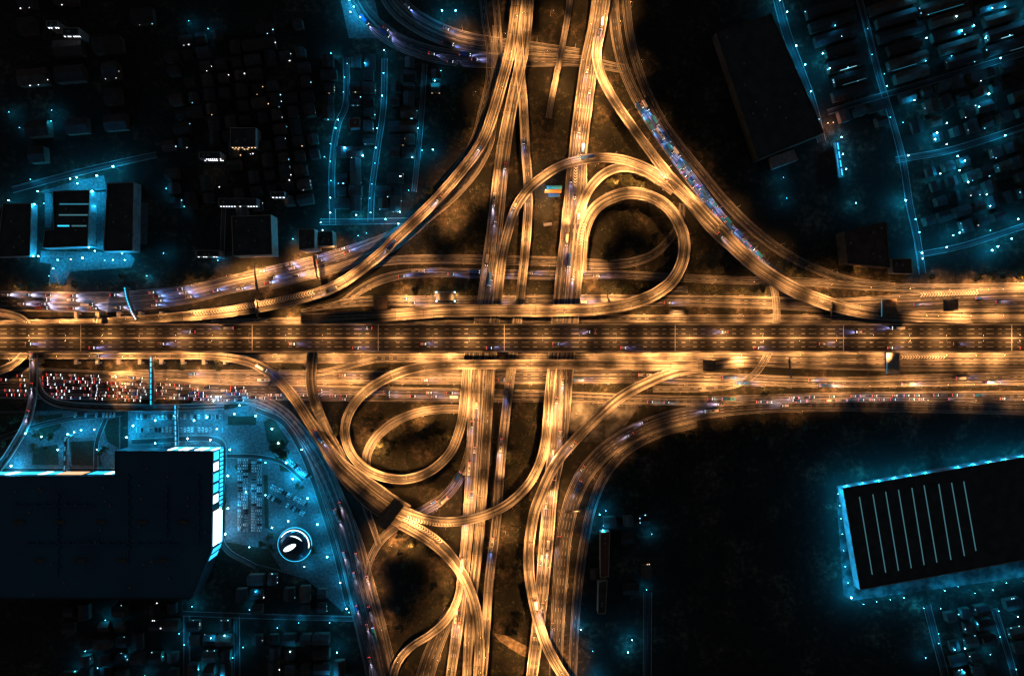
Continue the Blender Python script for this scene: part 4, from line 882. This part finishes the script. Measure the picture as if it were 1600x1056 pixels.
footbridge([(1308, 222), (1316, 276)], 4.5, 4, 'covered walk glowing blue south of the slanting terraces', 'panel_cyan', 4)
globe_lamp(1287, 197, 9, 'at the corner of the slanting terraces', 'lamp_warm', (1, .35, .15)); globe_lamp(1297, 195, 5, 'at the corner of the slanting terraces', 'lamp_warm', (1, .35, .15))
# arched booth with blue lamps
mb = MB(); hw, D = 9, 7
arc = [(hw * math.cos(math.pi * k / 12), 3.2 + 3.2 * math.sin(math.pi * k / 12)) for k in range(13)]
mb.loft([[(x, y, z) for x, z in [(hw, 0)] + arc + [(-hw, 0)]] for y in (D / 2, -D / 2)]); q = mb.obj('booth', 'dark_steel', None, W(697, 464)); tag(q, 'arch roofed booth with blue lamps at its corners by the north frontage road', 'booth')
for x in (-1, 1):
    for y in (-1, 1):
        mb = MB(); mb.ball((0, 0, 0), .6, 8); mb.tube([(0, 0, -2.4), (0, 0, -.5)], [.1, .1], 5); mb.obj('corner_lamp', 'lamp_cyan', q, (x * 8.6, y * 4.1, 5)); 
mb = MB(); mb.box(-11.5, 11.5, -5.4, 5.4, -.2, .12); mb.obj('base', 'concrete', q)
# stall awnings near the right viaduct
for i, (x, y, w, d, c_, lb) in enumerate([(866, 293, 24, 6, 'car_teal', 'teal awning, upper one of three by the right viaduct'), (864, 299, 26, 5, 'car_orange', 'orange awning, middle one of three by the right viaduct'), (866, 305, 18, 6, 'car_blue', 'deep blue awning, lowest of three by the right viaduct')]):
    p = W(x, y, 3); w, d = w * S, d * S; mb = MB(); mb.loft([[(-w / 2, yy, z) for yy, z in ((-d / 2, 2.6), (0, 3.4), (d / 2, 2.6), (d / 2, 2.7), (0, 3.52), (-d / 2, 2.7))], [(w / 2, yy, z) for yy, z in ((-d / 2, 2.6), (0, 3.4), (d / 2, 2.6), (d / 2, 2.7), (0, 3.52), (-d / 2, 2.7))]])
    o = mb.obj('awning', c_, None, (p.x, p.y, 0)); tag(o, lb, 'awning')
    for sx in (-1, 1):
        for sy in (-1, 1): mb = MB(); mb.box(-.06, .06, -.06, .06, 0, 2.65); mb.obj('pole', 'steel', o, (sx * w * .47, sy * d * .42, 0))
globe_lamp(852, 300, 9, 'beside the awnings', 'lamp_cyan', WHITE)
# portal bents beside the expressway at left
for k in range(8):
    for y, lb in ((492, 'north'), (564, 'south')):
        p = W(118 + 33.3 * k, y, 7); mb = MB(); mb.box(-1.6, 1.6, -3.2, 3.2, 5.4, 6.9, 0, .2); o = mb.obj('portal_bent', 'concrete', None, (p.x, p.y, 0)); tag(o, 'concrete portal bent sticking out %s of the expressway at left' % lb, 'portal bent', 'portal bents %s of the expressway' % lb)
        mb = MB(); mb.box(-.8, .8, -.8, .8, 0, 5.398); mb.obj('column', 'concrete', o, (0, 1.8 if lb == 'north' else -1.8, 0))
# painted chevrons
def chevrons(rd, a, c_, v0, hw, step=2.6, sgn=1):
    ua, uc = u_near(rd, *a), u_near(rd, *c_); u0, u1 = min(ua, uc), max(ua, uc); mb = MB(); u = u0
    while u < u1:
        p, d, n, w = at(rd, u); B = p + n * v0; B.z += 0.016
        pts = []
        for (x, y) in ((0, 0), (.9, 0), (.9 - sgn * hw, hw), (-sgn * hw, hw)): q = B + d * x + n * y; pts.append(q)
        for (x, y) in ((0, 0), (-sgn * hw, -hw), (.9 - sgn * hw, -hw), (.9, 0)): q = B + d * x + n * y; pts.append(q)
        mb.add(pts, [(0, 1, 2, 3), (4, 5, 6, 7)]); u += step
    o = [ob for ob in COL.objects if ob.type == 'MESH' and ob.data.name.startswith(rd)]
    return mb
def chev(rd, parent, *a, **k): chevrons(rd, *a, **k).obj('chevron_marking', 'paint', parent)
OB = bpy.data.objects
def by_label(t): return next(o for o in OB if o.get('label', '').startswith(t))
chev('nw', by_label('northwest diagonal ramp'), (300, 494), (490, 460), -2.2, 2.2)
chev('right', by_label('right north south viaduct'), (899, 262), (893, 312), -1, 1.5)
chev('inner', by_label('inner loop ramp'), (911, 380), (914, 348), 1.0, 1.6)
chev('forkdown', by_label('lower fork after'), (622, 808), (690, 850), 4.2, 1.8)
chev('forkup', by_label('upper fork after'), (640, 803), (712, 813), -3.2, 1.4)
chev('slip_south', next(o for o in OB if o.name == 'road.011'), (1410, 560), (1480, 560), 4.5, 1.5)
chev('front_north', next(o for o in OB if o.name == 'road.008'), (1440, 470), (1530, 470), 7, 2.0)
# ------------------------------------------------------------------ vehicles
def car_mesh(kind, paint):
    mb = MB()
    def sec(x, hw, z0, z1): return [(x, -hw, z0), (x, hw, z0), (x, hw, z1 * .8), (x, hw * .9, z1), (x, -hw * .9, z1), (x, -hw, z1 * .8)]
    if kind == 'car':
        mb.loft([sec(-2.2, .75, .35, .75), sec(-2.0, .88, .25, .92), (sec(-.5, .92, .22, .95)), sec(1.0, .9, .22, .92), sec(2.0, .84, .25, .78), sec(2.25, .66, .35, .66)])
        mb.loft([[(-1.75, -.72, .9), (1.05, -.74, .88), (1.05, .74, .88), (-1.75, .72, .9)], [(-1.2, -.6, 1.42), (.25, -.6, 1.44), (.25, .6, 1.44), (-1.2, .6, 1.42)]], 1)
        mb.box(-1.15, .2, -.58, .58, 1.4, 1.47, 0, .03)
    elif kind == 'pickup':
        mb.loft([sec(-2.6, .85, .5, 1.0), sec(-.4, .9, .35, 1.05), sec(1.4, .9, .35, 1.05), sec(2.5, .84, .4, .95)])
        mb.loft([[(-.6, -.78, 1.0), (1.4, -.78, 1.0), (1.4, .78, 1.0), (-.6, .78, 1.0)], [(-.35, -.66, 1.65), (.75, -.66, 1.68), (.75, .66, 1.68), (-.35, .66, 1.65)]], 1); mb.box(-.3, .7, -.64, .64, 1.62, 1.71, 0, .03); mb.box(-2.5, -.65, -.75, .75, .95, 1.08, 2)
    elif kind == 'van':
        mb.loft([sec(-2.5, .9, .35, 2.0), sec(-2.3, .95, .3, 2.15), sec(1.2, .95, .3, 2.1), sec(1.9, .93, .3, 1.3), sec(2.5, .85, .35, 1.0)])
        mb.loft([[(1.25, -.8, 2.03), (1.85, -.85, 1.36), (1.85, .85, 1.36), (1.25, .8, 2.03)], [(1.3, -.8, 2.08), (1.92, -.85, 1.4), (1.92, .85, 1.4), (1.3, .8, 2.08)]], 1)
    elif kind == 'truck':
        mb.box(-5.2, 2.4, -1.2, 1.2, .9, 3.5, 0, .12); mb.box(2.7, 4.8, -1.15, 1.15, .6, 2.9, 2, .2); mb.box(4.3, 4.86, -1.0, 1.0, 1.7, 2.5, 1); mb.box(-5.1, 4.4, -.9, .9, .55, .88, 2)
    elif kind == 'bus':
        mb.box(-6, 6, -1.25, 1.25, .4, 3.2, 0, .25); mb.box(5.8, 6.06, -1.1, 1.1, 1.3, 2.6, 1); mb.box(-2.2, .5, -.8, .8, 3.19, 3.5, 2, .1); mb.box(2.5, 3.7, -.6, .6, 3.19, 3.4, 2, .08)
    r_ = .33 if kind in ('car', 'pickup', 'van') else .5
    xs = {'car': (-1.35, 1.4), 'pickup': (-1.6, 1.6), 'van': (-1.6, 1.6), 'truck': (-4.2, -3, 3.6), 'bus': (-3.6, 3.8)}[kind]; yw = .9 if r_ < .4 else 1.15
    for x in xs:
        for s in (-1, 1): mb.loft([[(x + r_ * math.cos(2 * math.pi * k / 10), s * yw - .1, r_ + r_ * math.sin(2 * math.pi * k / 10)) for k in range(10)], [(x + r_ * math.cos(2 * math.pi * k / 10), s * yw + .1, r_ + r_ * math.sin(2 * math.pi * k / 10)) for k in range(10)]], 3)
    return mb.mesh(kind, ['car_' + paint, 'glass', 'dark_steel', 'tyre'])
VM = {}
def q_mesh(name, mat):
    mb = MB(); mb.loft([[(-.02, -.17, -.1), (.22, -.17, -.1), (.22, .17, -.1), (-.02, .17, -.1)], [(-.06, -.15, .1), (.14, -.14, .1), (.14, .14, .1), (-.06, .15, .1)]]); return mb.mesh(name, [mat])
HL = q_mesh('headlight', 'head_light'); TL = q_mesh('taillight', 'tail_light')
BEAM = {}
nveh = {}
FR = {'car': (2.12, .6, -2.16, .74), 'pickup': (2.42, .66, -2.55, .78), 'van': (2.4, .66, -2.45, .8), 'truck': (4.78, .9, -5.2, 1.0), 'bus': (5.96, .95, -5.98, 1.0)}
def vehicle(kind, paint, loc, rz, label, group, lit=True, beam=0.0, beamcol=WHITE):
    if (kind, paint) not in VM: VM[(kind, paint)] = car_mesh(kind, paint)
    nm = {'car': 'car', 'pickup': 'pickup_truck', 'van': 'van', 'truck': 'truck', 'bus': 'bus'}[kind]
    o = link(nm, VM[(kind, paint)], None, loc, rz); tag(o, label, nm.replace('_', ' '), group); nveh[kind] = nveh.get(kind, 0) + 1
    if lit:
        x0, y0, x1, y1 = FR[kind]; z = .72 if kind in ('car', 'pickup', 'van') else 1.0
        for s in (-1, 1): link('headlight', HL, o, (x0, s * y0, z)); link('taillight', TL, o, (x1, s * y1, z + .08), math.pi)
        if beam:
            key = (round(beam), beamcol)
            if key not in BEAM:
                l = bpy.data.lights.new('headlight_tint_beam', 'SPOT'); l.energy = beam; l.color = beamcol; l.spot_size = R(46); l.spot_blend = .7; l.shadow_soft_size = .12; BEAM[key] = l  # added spot, coloured to lay blue and violet trail light on the road
            b2 = link('headlight_tint_beam', BEAM[key], o, (x0 + .3, 0, z)); b2.rotation_euler = (R(83), 0, R(-90))
    return o
PAINT = ['white', 'white', 'silver', 'silver', 'black', 'black', 'red', 'blue']
def drive(rd, px, py, v, kind, paint, label, group, rev=False, **kw):
    p, d, n, w = at(rd, u_near(rd, px, py)); q = p + n * v
    if rev: d = -d
    return vehicle(kind, paint, (q.x, q.y, q.z + .02), math.atan2(d.y, d.x), label, group, **kw)
def queue(rd, a, c_, lanes, gap, fill, where, kinds=('car',), rev=False, paints=PAINT, maxn=999, **kw):
    ua, uc = u_near(rd, *a), u_near(rd, *c_); u0, u1 = min(ua, uc), max(ua, uc); n_ = 0
    for v in lanes:
        u = u0 + random.uniform(0, gap)
        while u < u1 and n_ < maxn:
            if random.random() < fill:
                kd = random.choice(kinds); pt = random.choice(paints); p, d, n, w = at(rd, u); q = p + n * v
                if rev: d = -d
                nm = {'pickup': 'pickup truck'}.get(kd, kd); tone = {'silver': 'silver', 'teal': 'teal'}.get(pt, pt)
                vehicle(kd, pt, (q.x, q.y, q.z + .02), math.atan2(d.y, d.x), '%s %s with lights on %s' % (tone, nm, where), '%s %ss %s' % (tone, nm, where), **kw); n_ += 1
                if kd in ('truck', 'bus'): u += 7
            u += gap + random.uniform(-.8, 2.2)
Q = 'queueing in the jam on the crowded lower road'
queue('local_south', (70, 598), (228, 604), (-12.5, -9.4, -6.4, -3.4, -.4, 2.6, 5.6, 8.6), 6.8, .72, Q, ('car', 'car', 'pickup', 'van'))
queue('local_south', (-5, 597), (45, 599), (-11, -7, -2, 3, 7), 8, .6, Q)
queue('local_south', (240, 606), (400, 612), (-8, -5, -2, 1, 4), 7.5, .66, Q, ('van', 'pickup', 'car', 'van'))
queue('local_south', (400, 612), (580, 616), (-5.4, -2.4), 9.5, .5, Q, ('van', 'pickup', 'pickup'))
queue('local_south', (440, 612), (735, 618), (-1.6, 2), 19, .55, 'on the local road south of the expressway', ('car', 'pickup', 'car', 'truck'), beam=9000.0, beamcol=(.3, .45, 1))
queue('local_south', (1010, 624), (1190, 623), (-2, 1.6), 16, .6, 'on the dark local road at lower right', ('car', 'truck', 'bus'), paints=['white', 'teal', 'blue'], beam=5000.0, beamcol=(.3, .75, 1))
queue('local_south', (1190, 623), (1570, 618), (-2.6, 1), 9, .6, 'on the dark local road at lower right', ('car', 'car', 'van'), paints=['white', 'silver', 'teal'], beam=5000.0, beamcol=(.06, .5, 1))
queue('ne_queue', (1000, 163), (1196, 420), (-2.8, .6, 3.4), 9.5, .85, 'queueing on the northeast road', ('truck', 'car', 'truck', 'bus', 'van'), paints=['blue', 'teal', 'blue', 'white'], beam=30000.0, beamcol=(.03, .36, 1))
V = 'running on the '
queue('nw_surface', (0, 470), (200, 470), (-6, -2.4, 2, 6), 20, .6, V + 'northwest surface road', ('car', 'pickup', 'van', 'truck'), beam=32000.0, beamcol=(.55, .6, 1))
queue('nw_surface', (210, 468), (560, 391), (-6, -2.4, 2, 6), 26, .55, V + 'northwest surface road', ('car', 'pickup', 'van'), beam=32000.0, beamcol=(.18, .36, 1))
queue('expressway', (0, 528), (1600, 528), (-9, -5.4), 120, .7, V + 'elevated expressway', ('pickup', 'car', 'truck'), beam=16000.0, beamcol=(.4, .4, 1))
queue('expressway', (0, 528), (1600, 528), (9, 5.4), 120, .7, V + 'elevated expressway', ('pickup', 'car', 'truck'), rev=True, beam=16000.0, beamcol=(.4, .4, 1))
for rd, a, c_, ln, gp, wh in [('left', (790, 200), (757, 480), (-3.4, 0, 3.4), 50, 'left viaduct'), ('left', (742, 600), (704, 1040), (-2.4, 1.4), 40, 'left viaduct'), ('right', (935, 20), (883, 490), (-5, -1, 4), 55, 'right viaduct'), ('right', (877, 570), (843, 950), (-3, 2), 48, 'right viaduct'), ('middle', (818, 170), (805, 480), (-1.5,), 45, 'middle viaduct'), ('middle', (801, 570), (757, 1000), (-1.5,), 42, 'middle viaduct'), ('outer', (1085, 322), (785, 400), (-1.6,), 75, 'outer loop ramp'), ('inner', (910, 390), (800, 485), (1.6,), 90, 'inner loop ramp'), ('nw', (790, 90), (450, 470), (1.6,), 60, 'northwest ramp'), ('ne', (940, 120), (1350, 488), (-2,), 80, 'northeast ramp'), ('se', (1050, 582), (853, 1005), (1.6,), 80, 'southeast ramp'), ('sw_ground', (503, 732), (597, 1050), (-8, -3, 3, 8), 50, 'broad southwest road'), ('se_fan', (1300, 633), (870, 1000), (-5, 0), 70, 'southeast fan road'), ('front_north', (620, 470), (1580, 468), (-2, 2), 75, 'north frontage road'), ('front_south', (250, 587), (1580, 592), (-3, 1.5), 70, 'south frontage road'), ('purple_turn', (736, 690), (660, 797), (-2, 2), 26, 'turning road under the toll canopy'), ('north_outer', (560, 10), (760, 95), (-4, 0, 4), 40, 'northern curved road'), ('north_inner', (600, -10), (760, 68), (-6, 0, 6), 45, 'northern curved road'), ('westbend', (20, 495), (30, 690), (-1.6,), 26, 'ramp at the left edge'), ('sw', (100, 556), (560, 755), (0,), 75, 'southwest ramp'), ('band_purple', (560, 455), (960, 429), (-1.6, 1.6), 45, 'lower cross road')]:
    queue(rd, a, c_, ln, gp, .8, V + wh, ('pickup', 'van', 'truck', 'bus', 'pickup'), paints=['white', 'silver', 'black', 'silver', 'white', 'blue'], beam=18000.0, beamcol=random.choice([(.35, .4, 1), (.15, .3, 1), (.7, .6, .9)]))
drive('left', 762, 435, 1.5, 'bus', 'blue', 'long bright blue bus on the dark stretch of the left viaduct', None, beam=800.0, beamcol=(.1, .5, 1))
drive('sw_ground', 584, 991, 2.0, 'bus', 'teal', 'teal bus alone on the lower end of the broad southwest road', None, beam=800.0, beamcol=(.1, .5, 1))
vehicle('truck', 'white', W(858, 351), R(8), 'white truck parked on bare ground between the viaducts', None, lit=False)
# parked cars
def park(n, f, where, label, rzf):
    for i in range(n):
        x, y = f(i)
        if random.random() < .14: continue
        pt = random.choice(['white', 'silver', 'silver', 'black', 'white'])
        vehicle('car', pt, W(x, y) + Vector((0, 0, .03)), rzf + (math.pi if random.random() < .5 else 0) + random.uniform(-.04, .04), '%s car parked %s' % (pt, where), '%s cars parked %s' % (pt, where), lit=False)
PW = 'in the blue lit car park rows'
for cx_ in (375.5, 384, 397, 405.5): park(26, lambda i: (cx_, 718 + 4.4 * i), PW, '', 0)
park(16, lambda i: (425 + 4 * i * .9, 760 + 4 * i * .45), PW, '', R(60))
park(16, lambda i: (420 + 4 * i * .9, 775 + 4 * i * .45), PW, '', R(60))
PF = 'in front of the shopping centre'
park(24, lambda i: (216 + 5.6 * i, 651), PF, '', R(90)); park(20, lambda i: (222 + 5.6 * i, 671), PF, '', R(90)); park(18, lambda i: (430 + 3.2 * i, 705 + 2.4 * i), PW, '', R(40)); park(12, lambda i: (118 + 5.5 * i, 648), PF, '', R(80))
mb = MB()
for cx_ in (375.5, 384, 397, 405.5):
    for i in range(27):
        p = W(cx_, 715.8 + 4.4 * i); mb.box(p.x - 2.5, p.x + 2.5, p.y - .07, p.y + .07, .012, .02)
for y in (651, 671):
    for i in range(25):
        p = W(213.2 + 5.6 * i, y); mb.box(p.x - .07, p.x + .07, p.y - 2.5, p.y + 2.5, .012, .02)
mb.obj('bay_marking', 'paint', cp)
print('VEHICLES', nveh)
# ------------------------------------------------------------------ trees
def tree_meshes(seed, rr, hh):
    rd = random.Random(seed); tr = MB(); tr.tube([(0, 0, -.2), (0.05, 0, hh * .35), (0.1, .1, hh * .75)], [.32, .24, .1], 7)
    for k in range(5):
        a = rd.uniform(0, 6.28); tr.tube([(0, 0, hh * (.3 + .06 * k)), (rr * .35 * math.cos(a), rr * .35 * math.sin(a), hh * (.5 + .06 * k)), (rr * .7 * math.cos(a), rr * .7 * math.sin(a), hh * (.62 + .05 * k))], [.14, .09, .04], 5)
    cr = MB(); cl = []
    for k in range(13):
        a = rd.uniform(0, 6.28); q = rr * math.sqrt(rd.random()) * .8; cl.append((q * math.cos(a), q * math.sin(a), hh * rd.uniform(.55, .95), rr * rd.uniform(.25, .48)))
    for c_ in cl:
        for k in range(34):
            v = Vector((rd.gauss(0, 1), rd.gauss(0, 1), rd.gauss(0, 1))).normalized() * (c_[3] * rd.uniform(.5, 1.05)); p = Vector(c_[:3]) + v
            n = (v.normalized() + Vector((rd.gauss(0, .5), rd.gauss(0, .5), rd.gauss(.4, .5)))).normalized(); a = n.cross(Vector((0, .3, 1))).normalized(); b2 = n.cross(a); s = rd.uniform(.3, .62)
            cr.add([p + a * s, p + b2 * s * .7, p - a * s, p - b2 * s * .7], [(0, 1, 2, 3)])
    return tr.mesh('trunk', ['trunk']), cr.mesh('crown', ['leaf'])
TREES = [tree_meshes(i, r_, h_) for i, (r_, h_) in enumerate([(3.2, 7), (4.2, 9), (2.5, 5.5), (5, 10)])]
ntree = [0]
def tree(px, py, where, k=None, s=1.0, label=None):
    k = random.randrange(4) if k is None else k; p = W(px, py)
    o = link('tree', TREES[k][0], None, p, random.uniform(0, 6.28)); s *= random.uniform(.8, 1.2); o.scale = (s, s, s); link('crown', TREES[k][1], o)
    tag(o, label or 'leafy tree ' + where, 'tree', None if label else 'trees ' + where); ntree[0] += 1
tree(948, 400, '', 3, 1.25, 'single round tree alone inside the inner loop')
def grove(n, where, boxes):
    k = 0
    for _ in range(n * 12):
        if k >= n: break
        x0, y0, x1, y1 = random.choice(boxes); x, y = random.uniform(x0, x1), random.uniform(y0, y1)
        if mnoise.noise(Vector((x * .03, y * .03, 3.3))) < -.05 or on_road(x, y, 3.0, 15): continue
        tree(x, y, where); k += 1
grove(26, 'inside the upper loops', [(930, 320, 1050, 400), (840, 320, 880, 340), (1085, 360, 1130, 420), (930, 270, 1000, 292)])
grove(26, 'between the northwest road and the left viaduct', [(640, 280, 755, 395), (690, 100, 745, 230)])
grove(26, 'inside the lower left loop', [(560, 650, 715, 735), (500, 660, 540, 710)])
grove(34, 'on the dark triangle south of the toll canopy', [(620, 830, 700, 980), (770, 690, 840, 800), (775, 830, 825, 985)])
grove(24, 'in the strips beside the frontage roads', [(240, 568, 480, 575), (880, 605, 1000, 612), (1150, 608, 1500, 612), (1080, 446, 1200, 462), (640, 440, 740, 458), (900, 440, 1000, 460)])
grove(36, 'along the northwest road', [(180, 425, 350, 442), (0, 444, 180, 452), (400, 400, 480, 412), (1450, 425, 1600, 440), (1290, 415, 1330, 425)])
grove(30, 'on the dark field right of the southeast road', [(930, 690, 1050, 790), (950, 670, 1150, 690), (1130, 655, 1400, 680)])
grove(24, 'along the outer northeast road', [(1010, 110, 1090, 220), (1090, 220, 1170, 330), (1190, 390, 1260, 440)])
grove(34, 'round the car park', [(60, 650, 95, 735), (125, 690, 180, 735), (425, 690, 450, 715), (470, 740, 490, 800), (400, 640, 440, 660), (352, 700, 366, 860), (410, 830, 500, 870), (0, 650, 40, 700), (460, 880, 530, 940)])
print('TREES', ntree[0])
# ------------------------------------------------------------------ undergrowth (one mass of low shrubs and weeds)
UG = MB(); rdm = random.Random(11); cnt = 0
for x0, y0, x1, y1, n_ in [(930, 315, 1055, 405, 330), (835, 310, 880, 470, 160), (640, 285, 758, 400, 420), (690, 100, 760, 235, 160), (825, 140, 900, 250, 200), (920, 110, 1010, 240, 220), (560, 640, 720, 740, 420), (498, 640, 545, 720, 90), (625, 830, 710, 990, 300), (765, 620, 850, 800, 300), (770, 820, 828, 1050, 260), (1085, 360, 1200, 460, 220), (930, 660, 1060, 800, 330), (1060, 660, 1300, 700, 260), (1000, 80, 1100, 220, 240), (180, 424, 350, 446, 160), (880, 603, 1100, 616, 120), (640, 434, 750, 462, 120), (930, 434, 1200, 462, 160), (1180, 380, 1310, 430, 160), (240, 565, 480, 578, 60)]:
    for _ in range(int(n_ * 1.6)):
        x, y = rdm.uniform(x0, x1), rdm.uniform(y0, y1)
        if mnoise.noise(Vector((x * .05, y * .05, 9.1))) < -.12 or on_road(x, y, 1.0): continue
        p = W(x, y); rr = rdm.uniform(.4, 1.5)
        for k in range(7):
            q = p + Vector((rdm.gauss(0, rr * .6), rdm.gauss(0, rr * .6), rdm.uniform(.1, rr * .9))); n = Vector((rdm.gauss(0, .6), rdm.gauss(0, .6), 1)).normalized(); a = n.cross(Vector((rdm.gauss(0, 1), rdm.gauss(0, 1), .1))).normalized(); b2 = n.cross(a); s_ = rr * rdm.uniform(.25, .55)
            UG.add([q + a * s_, q + b2 * s_ * .7, q - a * s_, q - b2 * s_ * .7], [(0, 1, 2, 3)])
        cnt += 1
tag(UG.obj('undergrowth', 'leaf'), kind='stuff'); print('UNDERGROWTH', cnt)
